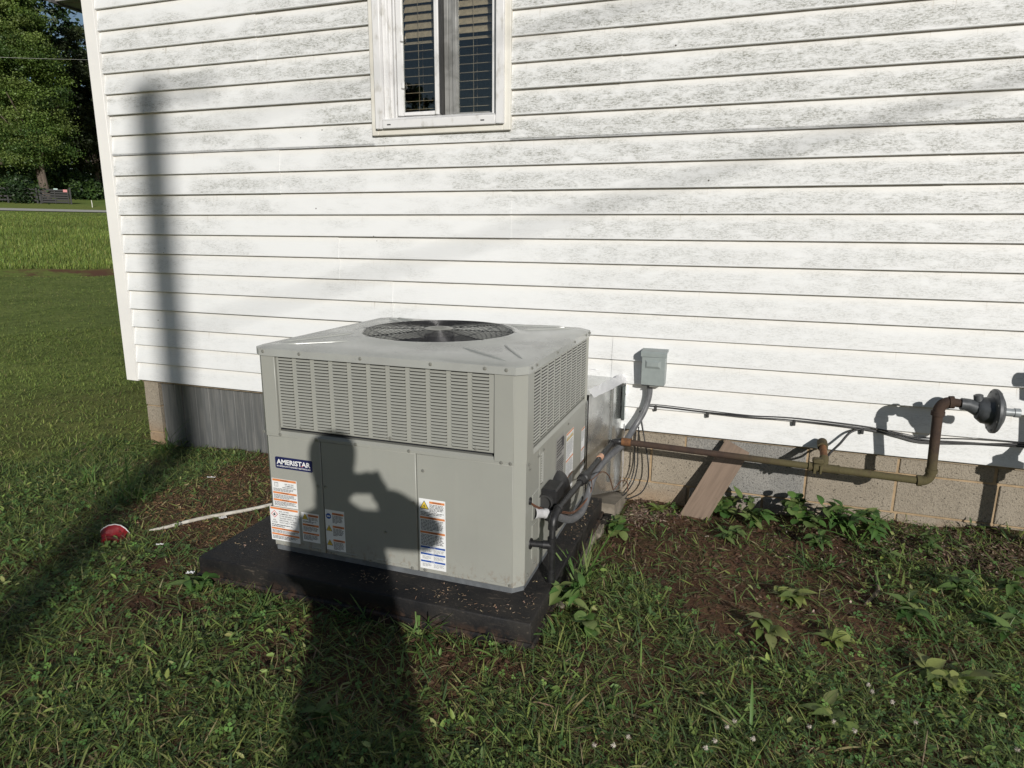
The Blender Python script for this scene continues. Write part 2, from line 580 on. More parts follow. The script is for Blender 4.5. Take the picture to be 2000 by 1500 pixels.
M_REG = plain("dark_grey_regulator", (0.075, 0.080, 0.085), 0.45, 0.2, var=0.2)
M_REGLT = plain("light_grey_vent", (0.26, 0.28, 0.29), 0.4, 0.2)
M_CABLE = plain("black_cable", (0.016, 0.016, 0.017), 0.5)
M_COPPER = plain("brown_copper_wire", (0.16, 0.075, 0.045), 0.5, 0.3)
M_PLANK = noisy("brown_composite_board", (0.205, 0.148, 0.108), (0.165, 0.118, 0.085), 5, 0.65, bump=0.25, bscale=30, stretch=(1, 14, 14))
M_HOOD = plain("black_steel_hood", (0.015, 0.015, 0.016), 0.5, 0.1, var=0.3)
M_RED = noisy("faded_red_plastic", (0.24, 0.012, 0.016), (0.06, 0.010, 0.010), 22, 0.45, lo=.42, hi=.66)
M_STICK = noisy("pale_weathered_stick", (0.50, 0.48, 0.43), (0.36, 0.33, 0.28), 30, 0.8)
M_SCRAP = plain("white_scrap", (0.66, 0.66, 0.66), 0.6)
M_GROUND = soilmat()
M_GRASS = leafmat("grass_blades", 0.20, 0.55)
M_LEAF = leafmat("weed_leaves", 0.22, 0.55)
M_TREELEAF = leafmat("tree_leaves", 0.30, 0.5)
M_CHIP = leafmat("dry_litter", 0.05, 0.85)
M_BARK = noisy("tree_bark", (0.085, 0.065, 0.05), (0.14, 0.11, 0.085), 6, 0.95, bump=0.6, bscale=14, stretch=(1, 1, 0.25))
M_ROAD = noisy("grey_road_asphalt", (0.40, 0.39, 0.35), (0.46, 0.45, 0.41), 4, 0.9)
M_GATE = plain("black_stained_board", (0.016, 0.016, 0.016), 0.6)
M_SIGNR = plain("pink_red_sign", (0.55, 0.22, 0.22), 0.6)
M_SIGNG = plain("pale_sign", (0.42, 0.55, 0.52), 0.6)
M_STAKE = plain("white_stake", (0.62, 0.60, 0.54), 0.7)
M_POLE = noisy("brown_pole_wood", (0.13, 0.10, 0.07), (0.18, 0.14, 0.10), 8, 0.9, stretch=(6, 6, 0.4))
M_SKIN = plain("skin", (0.45, 0.28, 0.20), 0.5)
M_SHIRT = plain("dark_blue_shirt", (0.05, 0.06, 0.10), 0.9)
M_PHONE = plain("black_phone", (0.02, 0.02, 0.02), 0.3)

# ------------------------------------------------------------------ terrain
UX, UY = -0.806, 0.592


def tdist(x, y):
    return (np.asarray(x, float) - CAM.x) * UX + (np.asarray(y, float) - CAM.y) * UY


PT = [-60, 0, 15, 28.4, 29.2, 30.2, 31.2, 50, 74, 76.5, 81, 85, 92, 125, 200]
PZ = [-.4, -.4, -.50, -.56, -.66, -.72, -.42, .85, 2.45, 2.62, 2.98, 3.63, 4.17, 7.63, 14]


def ground_z(x, y):
    x = np.asarray(x, float); y = np.asarray(y, float)
    zl = np.interp(x, [-1, 0, .9, 2, 3.4, 4.4, 5.3, 7], [-.52, -.50, -.455, -.42, -.425, -.385, -.325, -.31])
    zf = np.interp(x, [-2, 1, 2, 3.5, 6], [-.45, -.385, -.365, -.37, -.36])
    w = sstep(-1.25, -0.15, y)
    loc = zl * w + zf * (1 - w)
    t = tdist(x, y)
    k = sstep(5, 12, t)
    z = loc * (1 - k) + np.interp(t, PT, PZ) * k
    near = 1 - sstep(6, 10, np.hypot(x - 3, y + 1.5))
    z = z + near * ((vnoise(x, y, 3.0, 3) - .5) * .030 + (vnoise(x, y, 9.0, 4) - .5) * .016 + (vnoise(x, y, 25.0, 5) - .5) * .007)
    z = z + (1 - near) * sstep(8, 12, t) * (1 - sstep(66, 72, t)) * (vnoise(x, y, .5, 9) - .5) * .12
    return z


def gz(x, y):
    return float(ground_z(np.array([x]), np.array([y]))[0])


def axis(segs):
    out = [segs[0][0]]
    for a, b, st in segs:
        n = max(1, int(round((b - a) / st)))
        out += list(a + (b - a) * (np.arange(n) + 1) / n)
    return np.array(out)


gx = axis([(-190, -95, 6), (-95, -10, 1.1), (-10, -1, .3), (-1, 6.5, .05), (6.5, 12, .5), (12, 80, 8)])
gy = axis([(-90, -8, 6), (-8, -3.2, .4), (-3.2, 0.35, .05), (0.35, 2, .15), (2, 10, .6), (10, 72, 1.0), (72, 170, 6)])
GX, GY = np.meshgrid(gx, gy)
GZ = ground_z(GX, GY)
verts = np.stack([GX, GY, GZ], -1).reshape(-1, 3)
nx, ny = len(gx), len(gy)
ii = (np.arange(ny - 1)[:, None] * nx + np.arange(nx - 1)[None]).ravel()
faces = np.stack([ii, ii + 1, ii + nx + 1, ii + nx], 1)


def npmesh(name, verts, faces, mat, parent=None, kind=None, tint=None, smooth=False):
    verts = np.asarray(verts, np.float32)
    faces = np.asarray(faces, np.int32)
    k = faces.shape[1]
    me = bpy.data.meshes.new(name)
    me.vertices.add(len(verts))
    me.vertices.foreach_set("co", verts.ravel())
    me.loops.add(faces.size)
    me.loops.foreach_set("vertex_index", faces.ravel())
    me.polygons.add(len(faces))
    me.polygons.foreach_set("loop_start", np.arange(len(faces), dtype=np.int32) * k)
    me.materials.append(mat)
    if smooth:
        me.polygons.foreach_set("use_smooth", np.ones(len(faces), bool))
    if tint is not None:
        at = me.attributes.new("tint", 'FLOAT_COLOR', 'POINT')
        at.data.foreach_set("color", np.concatenate([tint, np.ones((len(tint), 1))], 1).astype(np.float32).ravel())
    me.update()
    me.validate()
    return link(name, me, parent, kind)


npmesh("ground", verts, faces, M_GROUND, kind="structure", smooth=True)
# road on its bench across the field
mb = MB()
su = np.array([UY, -UX])
rows = []
for s_ in np.arange(-80, 81, 2.0):
    for t_ in (76.9, 78.6, 80.4):
        px = CAM.x + UX * t_ + su[0] * s_; py = CAM.y + UY * t_ + su[1] * s_
        rows.append((px, py, float(np.interp(t_, PT, PZ)) + .06))
n_ = len(rows) // 3
mb.add(rows, [(i * 3 + j, i * 3 + j + 1, i * 3 + j + 4, i * 3 + j + 3) for i in range(n_ - 1) for j in range(2)])
mb.build("road", M_ROAD, kind="structure")

# ------------------------------------------------------------------ house
E5 = 0.127
house = thing("house", "single storey house with mildewed white lap siding over a block foundation", "house")
WTOP = 21 * E5                                     # siding runs to just under the eave
JOINTS = {0: [(4.874, 0)], 1: [(5.109, -1)], 2: [(3.407, 1)], 3: [(3.407, 1)], 4: [(2.052, 0)], 5: [(2.052, 0)], 6: [(1.693, 0)], 7: [(1.693, 0)],
          8: [(2.797, 0)], 9: [(2.797, 0)], 10: [(1.308, 0), (4.839, 0)], 11: [(1.308, 0), (4.839, 0)], 12: [], 13: [], 14: [(3.372, 0)], 15: [(3.372, 0)],
          16: [(1.2, 0)], 17: [(1.2, 0)], 18: [(4.4, 0)], 19: [(4.4, 0)], 20: []}
WX0, WX1, WZ0 = 1.995, 2.815, 1.578                # window opening in the siding
HX1, HY1 = 11.5, 8.0


def lap(x0, x1, z0, zt, out=0.0, thin=None):
    """one clapboard: bottom lip proud, top tucked under the next"""
    mb = MB()
    o = -out
    h = zt - z0
    ytop = -0.0215 + (0.0185) * h / (E5 + .008)
    poly = [(o - .0030, z0 + .0005), (o - .0205, z0), (o - .0228, z0 + .0025), (o - .0220, z0 + .012), (o + ytop, zt), (o + ytop + .002, zt), (o - .0175, z0 + .012), (o - .003, z0 + .004)]
    mb.prism(poly, x0, x1, 'x')
    return mb.build("siding_board", MS, house)


for r in range(21):
    z0 = r * E5
    zt = z0 + E5 + .008
    cuts = [0.0] + [j[0] for j in JOINTS[r]] + [HX1]
    for i in range(len(cuts) - 1):
        a, b_ = cuts[i], cuts[i + 1]
        lapx = .025 if i < len(cuts) - 2 else 0
        out = .0040 * ((i % 2) if r in (2, 3) else (len(cuts) - 2 - i)) if len(cuts) > 2 else 0
        pieces = [(a, b_ + lapx)]
        if zt > WZ0 + .02:
            new = []
            for (p, q) in pieces:
                if q <= WX0 or p >= WX1:
                    new.append((p, q))
                else:
                    if z0 < WZ0 - .03:                 # the row the sill is notched into: leave the low part whole
                        lap(p, q, z0, WZ0 - .001, out)
                    if p < WX0: new.append((p, WX0))
                    if q > WX1: new.append((WX1, q))
            pieces = new
        for (p, q) in pieces:
            lap(p, q, z0, zt, out)
# sheathing behind with the window hole
mb = MB()
mb.box((0.0, 0.012, -.02), (WX0 + .05, .10, WTOP)).box((WX1 - .05, 0.012, -.02), (HX1, .10, WTOP))
mb.box((WX0 + .05, 0.012, -.02), (WX1 - .05, .10, WZ0 + .05))
mb.build("wall_sheathing", M_SHEATH, house)
mb = MB()
mb.box((-.10, -.030, -.010), (-.002, .10, WTOP), .003).box((-.10, .10, -.010), (-.08, .2, WTOP))
mb.prism([(-.002, -.030), (.006, -.030), (.006, -.008), (-.002, -.008)], -.008, WTOP, 'z')
mb.build("corner_trim", M_TRIM, house, 40)
mb = MB()
mb.box((-.08, .2, -.01), (-.03, HY1, WTOP)).box((HX1 - .05, .1, -.01), (HX1, HY1, WTOP)).box((-.03, HY1 - .05, -.01), (HX1 - .05, HY1, WTOP))
mb.build("side_wall", M_TRIM, house)
mb = MB().box((-.03, .11, -.06), (HX1 - .06, HY1 - .06, -.03)).box((-.03, .11, WTOP - .04), (HX1 - .06, HY1 - .06, WTOP - .01))
mb.build("floor_and_ceiling", M_DARK, house)
# partition so that the room behind the window is small and dark
mb = MB().box((1.2, 2.4, -.03), (3.6, 2.45, WTOP - .05)).box((1.2, .12, -.03), (1.25, 2.4, WTOP - .05)).box((3.55, .12, -.03), (3.6, 2.4, WTOP - .05))
mb.build("room_partition", plain("room_paint", (0.16, 0.14, 0.11), 0.9), house)
# eave soffit, fascia and gable roof
ZE = 2.52
mb = MB().box((-.42, .05, ZE), (-.101, HY1 + .3, ZE + .02))
for k in range(24):
    mb.box((-.41, .1 + k * .34, ZE - .004), (-.11, .11 + k * .34, ZE + .001))
mb.build("soffit", M_SOFFIT, house)
mb = MB().box((-.445, .02, ZE - .012), (-.42, HY1 + .3, ZE + .15))
mb.build("fascia", plain("brown_fascia", (0.10, 0.10, 0.10), 0.5), house)
mb = MB()
apex = ZE + .16 + 2.1
mb.prism([(-.46, ZE + .155), (HX1 / 2, apex), (HX1 + .46, ZE + .155), (HX1 + .46, ZE + .20), (HX1 / 2, apex + .05), (-.46, ZE + .20)], .0, HY1 + .3, 'y')
mb.build("roof", M_SHINGLE, house)
mb = MB().prism([(0, WTOP), (HX1, WTOP), (HX1 / 2, apex - .03)], .02, .09, 'y')
mb.build("gable_wall", M_TRIM, house)

# foundation: block courses, pier and metal skirting
top_c = [(3.02, 3.42, 't'), (3.42, 3.82, 't'), (3.82, 4.02, 'g'), (4.02, 4.43, 'g'), (4.43, 4.84, 't'), (4.84, 5.25, 't'), (5.25, 5.66, 't'), (5.66, 6.07, 't')]
mid_c = [(3.23, 3.64, 't'), (3.64, 4.03, 't'), (4.03, 4.43, 'g'), (4.43, 4.84, 't'), (4.84, 5.27, 't'), (5.27, 5.68, 't'), (5.68, 6.09, 't')]
low_c = [(3.04, 3.44, 't'), (3.44, 3.85, 't'), (3.85, 4.23, 'g'), (4.23, 4.43, 'g'), (4.43, 4.86, 't'), (4.86, 5.27, 't'), (5.27, 5.68, 't')]
for (z0, z1, cs) in ((-.103, .10, top_c), (-.306, -.103, mid_c), (-.52, -.306, low_c)):
    for a, b_, kd in cs:
        g1, g2 = rng.uniform(.004, .008, 2)
        dy = rng.uniform(-.0025, .0025)
        mb = MB().box((a + g1, .020 + dy, z0 + .005), (b_ - g2, .19, z1 - .005), .0035)
        mb.build("foundation_block", M_BLKG if kd == 'g' else M_BLKT, house)
mb = MB().box((3.0, .0265, -.62), (HX1 - .1, .185, -.012))
mb.build("mortar_bed", M_MORTAR, house)
for (z0, z1) in ((-.20, .0), (-.40, -.20), (-.60, -.40)):
    mb = MB().box((.0, .022 + rng.uniform(-.002, .002), z0 + .004), (.128, .30, z1 - .004), .004)
    mb.build("pier_block", M_BLKT, house)
mb = MB().box((.006, .03, -.62), (.122, .29, -.005))
mb.build("pier_mortar", M_MORTAR, house)
# ribbed skirting sheet
pts = []
xx = .132
while xx < 3.0:
    w_ = .075
    pts += [(xx, .050), (xx + .006, .0475), (xx + .012, .050), (xx + w_ - .014, .050), (xx + w_ - .010, .043), (xx + w_ - .004, .043)]
    xx += w_ * (1.0 if rng.random() > .3 else 1.5)
mb = MB()
vs = [(p[0], p[1], -.62) for p in pts] + [(p[0], p[1], .0) for p in pts]
k = len(pts)
mb.add(vs, [(i, i + 1, k + i + 1, k + i) for i in range(k - 1)])
mb.build("metal_skirting", M_SKIRT, house)

# window: part of the house, its frame pieces below it
ZT = 2.64
def ring(mb, x0, x1, z0, z1, w, y0, y1, bev=.003):
    mb.box((x0, y0, z0), (x0 + w, y1, z1), bev).box((x1 - w, y0, z0), (x1, y1, z1), bev)
    mb.box((x0 + w, y0, z0), (x1 - w, y1, z0 + w), bev).box((x0 + w, y0, z1 - w), (x1 - w, y1, z1), bev)
mb = MB()
ring(mb, 1.990, 2.820, 1.575, ZT + .05, .042, -.038, .011)
win = mb.build("window", M_CREAM, house)
mb = MB(); ring(mb, 2.024, 2.790, 1.606, ZT, .046, -.058, .012, .004)
mb.build("frame", M_FRAME, win, 40)
MB().box((2.7100, -.020, 1.648), (2.7435, .060, ZT - .047), .003).build("jamb_track", M_FRAME, win, 40)
mb = MB().box((2.0705, -.030, 1.648), (2.100, .060, ZT - .047), .003)
mb.box((2.100, -.010, 1.652), (2.118, .060, ZT - .047), .002).box((2.122, -.002, 1.652), (2.133, .060, ZT - .047), .002)
mb.build("jamb_track", M_FRAME, win, 40)
mb = MB().prism([(-.0575, 1.6525), (-.006, 1.672), (.061, 1.676), (.061, 1.650), (-.056, 1.6492)], 2.071, 2.7425, 'x')
mb.build("sill", M_FRAME, win)
mb = MB().box((2.137, .000, 1.678), (2.176, .024, ZT - .05), .004).box((2.176, .000, 1.678), (2.372, .024, 1.698), .003).box((2.372, -.012, 1.676), (2.398, .030, ZT - .05), .004)
mb.build("sash_frame", M_FRAME, win, 40)
mb = MB().box((2.4135, .030, 1.678), (2.438, .052, ZT - .05), .002).box((2.462, .028, 1.678), (2.487, .052, ZT - .05), .003).box((2.438, .036, 1.678), (2.462, .050, ZT - .05), .002)
mb.box((2.487, .033, 1.678), (2.495, .05, ZT - .05)).box((2.495, .032, 1.678), (2.690, .05, 1.686)).box((2.690, .032, 1.678), (2.709, .05, ZT - .05), .002)
mb.build("inner_sash", M_GREYFRAME, win, 40)
mb = MB().box((2.3985, -.004, 1.680), (2.4130, .045, ZT - .05))
mb.build("gasket", M_GASKET, win)
mb = MB().box((2.177, .010, 1.6985), (2.3715, .013, ZT - .06)); mb.build("pane", M_GLASS, win)
mb = MB().box((2.496, .040, 1.6865), (2.6895, .043, ZT - .06)); mb.build("pane", M_GLASS, win)
for x_ in (2.10, 2.66):
    mb = MB().box((x_, -.0595, 1.624), (x_ + .022, -.057, 1.630)); mb.build("weep_hole", M_GASKET, win)
for z_ in (1.82, 2.06):
    mb = MB().box((2.168, -.010, z_), (2.184, .002, z_ + .035), .003); mb.build("sash_latch", M_FRAME, win)
blind = thing("window_blind", "tan wooden slatted blind hanging inside the window", "blind", (2.43, .095, ZT - .08))
slat_me = None
for k in range(20):
    if slat_me is None:
        q = MB(); R_ = Matrix.Rotation(math.radians(46), 4, 'X')
        q.box((-.285, -.024, -.0014), (.285, .024, .0014), .0008, mat=R_)
        o = q.build("slat", M_SLAT, blind); slat_me = o.data
    else:
        o = link("slat", slat_me, blind)
    o.location = (0, .0, -.05 - k * .0435)
    o.rotation_euler = (math.radians(14 if k < 10 else (-16 if k == 10 else -36)), 0, 0)
q = MB()
for x_ in (-.19, .03, .14):
    for y_ in (-.026, .026):
        q.tube([(x_, y_, .0), (x_, y_, -.93)], .0012, 4)
q.build("ladder_cord", M_SLAT, blind)
MB().box((-.285, -.024, -.945), (.285, .024, -.925), .003).build("bottom_rail", M_SLAT, blind)

# ------------------------------------------------------------------ packaged heating and cooling unit
F = Vector((2.234, -1.419, -0.272)); W, D, H = 1.131, 1.016, .870
unit = thing("heating_cooling_unit", "large grey packaged heating and cooling unit with louvred top half standing on a black pad", "air conditioner", F)
CH = .036


def outline(x0, y0, x1, y1, c):
    return [(x0 + c, y0), (x1 - c, y0), (x1, y0 + c), (x1, y1 - c), (x1 - c, y1), (x0 + c, y1), (x0, y1 - c), (x0, y0 + c)]


MB().prism(outline(.004, .004, W - .004, D - .004, CH), 0, .022, 'z').build("base_rail", M_RAIL, unit)
MB().prism(outline(.016, .016, W - .016, D - .016, CH), .022, .50, 'z').build("lower_cabinet", M_PAINT, unit)
SEAM = .505
zb = .0225


def front_panel(x0, x1, ribs, nm="access_panel"):
    mb = MB().box((x0, 0, zb), (x1, .0155, SEAM), .0025)
    o = mb.build(nm, M_PAINT, unit, 40)
    for a, b_ in ribs:
        MB().box((a, -.0022, .036), (b_, .002, .042), .0015).build("pressed_rib", M_PAINT, o)
    return o


pL = front_panel(CH + .0005, .2835, [(.19, .262)])
pM = front_panel(.2865, .7055, [(.296, .43), (.52, .66)])
pR = front_panel(.7085, W - CH, [(.98, 1.08)])
# chamfered corner strips
def chamfer(x0, y0, x1, y1, z0, z1, th, nm):
    d = Vector((y0 - y1, x1 - x0, 0)).normalized() * th
    poly = [(x0, y0), (x1, y1), (x1 + d.x, y1 + d.y), (x0 + d.x, y0 + d.y)]
    MB().prism(poly, z0, z1, 'z').build(nm, M_PAINT, unit)
chamfer(W - CH, .0005, W - .0005, CH, zb, SEAM, .012, "corner_post")
chamfer(.0005, CH, CH, .0005, zb, SEAM, .012, "corner_post")
# right side lower panel pieces
mb = MB().box((W - .0155, CH, zb), (W, .205, SEAM), .0025)
svc = mb.build("service_panel", M_PAINT, unit, 40)
for z0 in (.09, .25):
    MB().box((W - .001, .115, z0), (W + .003, .195, z0 + .14 if z0 < .2 else z0 + .105), .003).build("pressed_frame", M_PAINT, svc)
mb = MB().box((W - .0155, .208, zb), (W, D - CH, SEAM), .0025)
sidep = mb.build("side_panel", M_PAINT, unit, 40)
MB().box((.0, CH, zb), (.0155, D - CH, SEAM), .0025).build("side_panel", M_PAINT, unit, 40)
MB().box((CH, D - .0155, zb), (W - CH, D, SEAM), .0025).build("rear_panel", M_PAINT, unit, 40)
# ledge between the halves: a sloping flange all round
o1 = outline(-.003, -.003, W + .003, D + .003, CH); o2 = outline(.008, .008, W - .008, D - .008, CH)
mb = MB()
vs = [(p[0], p[1], SEAM + .001) for p in o1] + [(p[0], p[1], SEAM + .012) for p in o1] + [(p[0], p[1], SEAM + .022) for p in o2]
fs = [(i, (i + 1) % 8, 8 + (i + 1) % 8, 8 + i) for i in range(8)] + [(8 + i, 8 + (i + 1) % 8, 16 + (i + 1) % 8, 16 + i) for i in range(8)] + [tuple(range(7, -1, -1)), tuple(range(16, 24))]
mb.add(vs, fs)
mb.build("middle_ledge", M_PAINT, unit)
# upper posts
UZ0, UZ1 = SEAM + .008, .846
MB().box((CH - .002, -.004, UZ0), (.096, .012, UZ1), .002).build("upper_post", M_PAINT, unit, 40)
MB().box((1.022, -.004, UZ0), (W - CH + .002, .012, UZ1), .002).build("upper_post", M_PAINT, unit, 40)
MB().box((W - .012, CH - .002, UZ0), (W + .004, .112, UZ1), .002).build("upper_post", M_PAINT, unit, 40)
MB().box((W - .012, .985, UZ0), (W + .004, D - CH, UZ1), .002).build("upper_post", M_PAINT, unit, 40)
chamfer(W - CH + .002, -.0035, W + .0035, CH - .002, UZ0, UZ1, .012, "upper_corner")
chamfer(-.0035, CH - .002, CH - .002, -.0035, UZ0, UZ1, .012, "upper_corner")
chamfer(W + .0035, D - CH, W - CH, D + .003, UZ0, UZ1, .012, "upper_corner")
MB().box((-.004, CH, UZ0), (.012, D - CH, UZ1), .002).build("upper_side_panel", M_PAINT, unit, 40)
MB().box((CH, D - .012, UZ0), (W - CH, D + .004, UZ1), .002).build("upper_rear_panel", M_PAINT, unit, 40)
# condenser coil core inside (dark)
MB().box((.03, .03, .50), (W - .03, D - .03, .54)).box((.022, .022, .53), (.05, D - .022, .843)).box((W - .05, .022, .53), (W - .022, D - .022, .843)).box((.05, .022, .53), (W - .05, .05, .843)).box((.05, D - .05, .53), (W - .05, D - .022, .843)).build("coil", M_FANDARK, unit)
# louvred panels
LZ0, LZ1 = .541, .845
fp = MB().box((.099, .003, LZ0), (1.019, .014, LZ1), .002).build("louvre_panel", M_PAINT, unit, 40)
rp = MB().box((W - .014, .115, LZ0), (W - .003, .982, LZ1), .002).build("louvre_panel", M_PAINT, unit, 40)


def louvre_mb(w, h, d, mb=None, put=None):
    """pressed scoop: flush at the top, lip standing out at the bottom, dark strip below painted for the shade in the slot"""
    P = put or (lambda u, o, z: (u, -o, z))
    mb = mb or MB()
    e = .005
    vs = [P(0, 0, h), P(w, 0, h), P(0, d * .55, h * .62), P(w, d * .55, h * .62), P(e, d, h * .16), P(w - e, d, h * .16), P(e, d * .9, 0.0004), P(w - e, d * .9, 0.0004), P(0, 0, 0), P(w, 0, 0)]
    mb.add(vs, [(1, 0, 2, 3), (3, 2, 4, 5), (5, 4, 6, 7), (0, 8, 2), (2, 8, 6, 4), (1, 3, 9), (3, 5, 7, 9)], 0)
    s = -.0042 if d > .004 else -.0056
    mb.add([P(.001, .0007, s), P(w - .001, .0007, s), P(w - .001, .0007, .0015), P(.001, .0007, .0015)], [(0, 1, 2, 3)], 1)
    return mb


ROWS, PZ_ = 24, .01215
lme = None
for c_ in range(11):
    x_ = .1105 + c_ * .0826
    for r in range(ROWS):
        z_ = LZ0 + .0125 + r * PZ_
        if lme is None:
            o = louvre_mb(.066, .0080, .0072).build("louvre", [M_LOUVRE, M_SLOTSHADE], fp); lme = o.data
        else:
            o = link("louvre", lme, fp)
        o.location = (x_, .003, z_)
mb = MB()
for c_ in range(9):
    y0 = .128 + c_ * .0942
    for r in range(ROWS):
        z_ = LZ0 + .0125 + r * PZ_
        louvre_mb(.077, .0064, .0030, mb, lambda u, o, z, y0=y0, z_=z_: (W - .003 + o, y0 + u, z_ + z))
mb.build("louvre_bank", [M_PAINT, M_SLOTSHADE], rp, kind="stuff")
# top cover with its fan opening
FC, FR = (.530, .592), .338
mb = MB()
oc = outline(-.010, -.010, W + .010, D + .010, CH)
oi = outline(.010, .010, W - .010, D - .010, CH)
NS = 64
def at_outline(poly, a):
    d = Vector((math.cos(a), math.sin(a)))
    best = None
    for i in range(len(poly)):
        p = Vector(poly[i]) - Vector(FC); q = Vector(poly[(i + 1) % len(poly)]) - Vector(FC)
        e = q - p
        den = d.x * e.y - d.y * e.x
        if abs(den) < 1e-9: continue
        t = (p.x * e.y - p.y * e.x) / den
        s_ = (p.x * d.y - p.y * d.x) / den
        if t > 0 and -1e-6 <= s_ <= 1 + 1e-6 and (best is None or t < best): best = t
    return (FC[0] + d.x * best, FC[1] + d.y * best)
angs = sorted([2 * math.pi * k / NS for k in range(NS)] + [math.atan2(p[1] - FC[1], p[0] - FC[0]) % (2 * math.pi) for p in oi])
NA = len(angs)
rings = []
rings.append([(*at_outline(oc, a), .836) for a in angs])
rings.append([(*at_outline(oc, a), .864) for a in angs])
rings.append([(*at_outline(oi, a), .8715) for a in angs])
for k_, z_ in ((.5, .8735), (.0, .8765)):
    R2 = []
    for a in angs:
        p = at_outline(oi, a); c2 = (FC[0] + (FR + .035) * math.cos(a), FC[1] + (FR + .035) * math.sin(a))
        R2.append((p[0] * k_ + c2[0] * (1 - k_), p[1] * k_ + c2[1] * (1 - k_), z_))
    rings.append(R2)
for rr, z_ in ((FR + .020, .884), (FR + .008, .8845), (FR, .878), (FR - .002, .80)):
    rings.append([(FC[0] + rr * math.cos(a), FC[1] + rr * math.sin(a), z_) for a in angs])
vs = [p for R2 in rings for p in R2]
fs = [(i * NA + k, i * NA + (k + 1) % NA, (i + 1) * NA + (k + 1) % NA, (i + 1) * NA + k) for i in range(len(rings) - 1) for k in range(NA)]
mb.add(vs, fs)
top = mb.build("top_cover", M_TOP, unit, 28)
for a, b_ in (((.085, .06), (.30, .21)), ((.045, .105), (.20, .40)), ((1.05, .05), (.80, .24)), ((1.09, .11), (.93, .36)), ((1.07, .95), (.86, .80)), ((1.02, .99), (.76, .92)), ((.07, .95), (.21, .83)), ((.10, .985), (.24, .90))):
    n = 8
    pts = [(a[0] + (b_[0] - a[0]) * i / n, a[1] + (b_[1] - a[1]) * i / n, .8705 + .0045 * i / n) for i in range(n + 1)]
    MB().tube(pts, [.002] + [.0075] * (n - 1) + [.003], 8).build("pressed_ridge", M_TOP, top, 60)
# fan well, fan and wire guard
mb = MB().lathe([(FR - .002, .80), (FR - .004, .57), (.0, .565)], (FC[0], FC[1], 0), (0, 0, 1), 40)
mb.build("fan_well", M_FANDARK, unit, 60)
mb = MB().lathe([(0, .0), (.07, .0), (.07, -.12), (0, -.12)], (FC[0], FC[1], .862), (0, 0, 1), 24)
mb.build("fan_motor", M_BLADE, unit, 40)
for k in range(3):
    mb = MB()
    a0 = k * 2 * math.pi / 3 + .5
    n = 8
    vs = []
    for i in range(n + 1):
        for rr in (.07, .16, .25, .318):
            a = a0 + (i / n) * (1.35 - rr * .6)
            vs.append((FC[0] + rr * math.cos(a), FC[1] + rr * math.sin(a), .775 + .055 * (i / n) - .015 * (rr / .32)))
    mb.add(vs, [(i * 4 + j, i * 4 + j + 1, i * 4 + j + 5, i * 4 + j + 4) for i in range(n) for j in range(3)])
    mb.build("fan_blade", M_BLADE, unit, 60)
guard = MB().lathe([(0, .004), (.050, .004), (.066, .0), (.066, -.003), (0, -.003)], (FC[0], FC[1], .8925), (0, 0, 1), 28)
guard.lathe([(.02, .0055), (.03, .007), (.035, .0055)], (FC[0], FC[1], .8925), (0, 0, 1), 16)
guard = guard.build("fan_guard", M_HUB, unit, 40)
for k in range(15):
    rr = .072 + k * (FR - .072 - .004) / 14
    pts = [(FC[0] + rr * math.cos(a), FC[1] + rr * math.sin(a), .8915 - .006 * (k / 14) ** 2) for a in np.linspace(0, 2 * math.pi, 49)]
    MB().tube(pts, .0013, 5, False).build("guard_ring", M_WIRE, guard, 80)
for k in range(8):
    a = k * math.pi / 4 + .18
    MB().tube([(FC[0] + .07 * math.cos(a), FC[1] + .07 * math.sin(a), .8875), (FC[0] + (FR + .018) * math.cos(a), FC[1] + (FR + .018) * math.sin(a), .8835)], .0018, 5).build("guard_spoke", M_WIRE, guard, 80)
# screws
sme = None
def screw(loc, axis, parent=unit):
    global sme
    if sme is None:
        o = MB().lathe([(.0075, 0), (.0075, .001), (.0048, .0014), (.0046, .0045), (0, .005)], (0, 0, 0), (0, 0, 1), 6).build("screw", M_SCREW, parent, 30)
        sme = o.data
    else:
        o = link("screw", sme, parent)
    o.location = loc
    o.rotation_euler = Vector(axis).to_track_quat('Z', 'Y').to_euler()
for x_ in (.05, .22, .49, .78, .99, 1.07): screw((x_, -.010, .853), (0, -1, 0))
for y_ in (.06, .12, .40, .68, .90, .975): screw((W + .010, y_, .853), (1, 0, 0))
for p in ((.022, .0, .52), (.10, 0, .515)): screw((p[0], -.004, p[2]), (0, -1, 0))
for x_ in (.27, .45, .68, 1.05, 1.085): screw((x_, -.003, .512), (0, -1, 0))
for x_, z_ in ((.262, .315), (.298, .318), (.694, .305), (.25, .035), (.31, .030), (.49, .03), (.68, .03), (.735, .032), (1.085, .032), (.565, .165), (.735, .44)): screw((x_, 0, z_), (0, -1, 0))
for y_, z_ in ((.07, .49), (.19, .485), (.08, .47), (.26, .49), (.64, .492), (.98, .48), (.065, .05), (.15, .06)): screw((W + .001, y_, z_), (1, 0, 0))
for x_ in (.2, .6, .95): screw((x_, .0, .5525), (0, -1, 0))

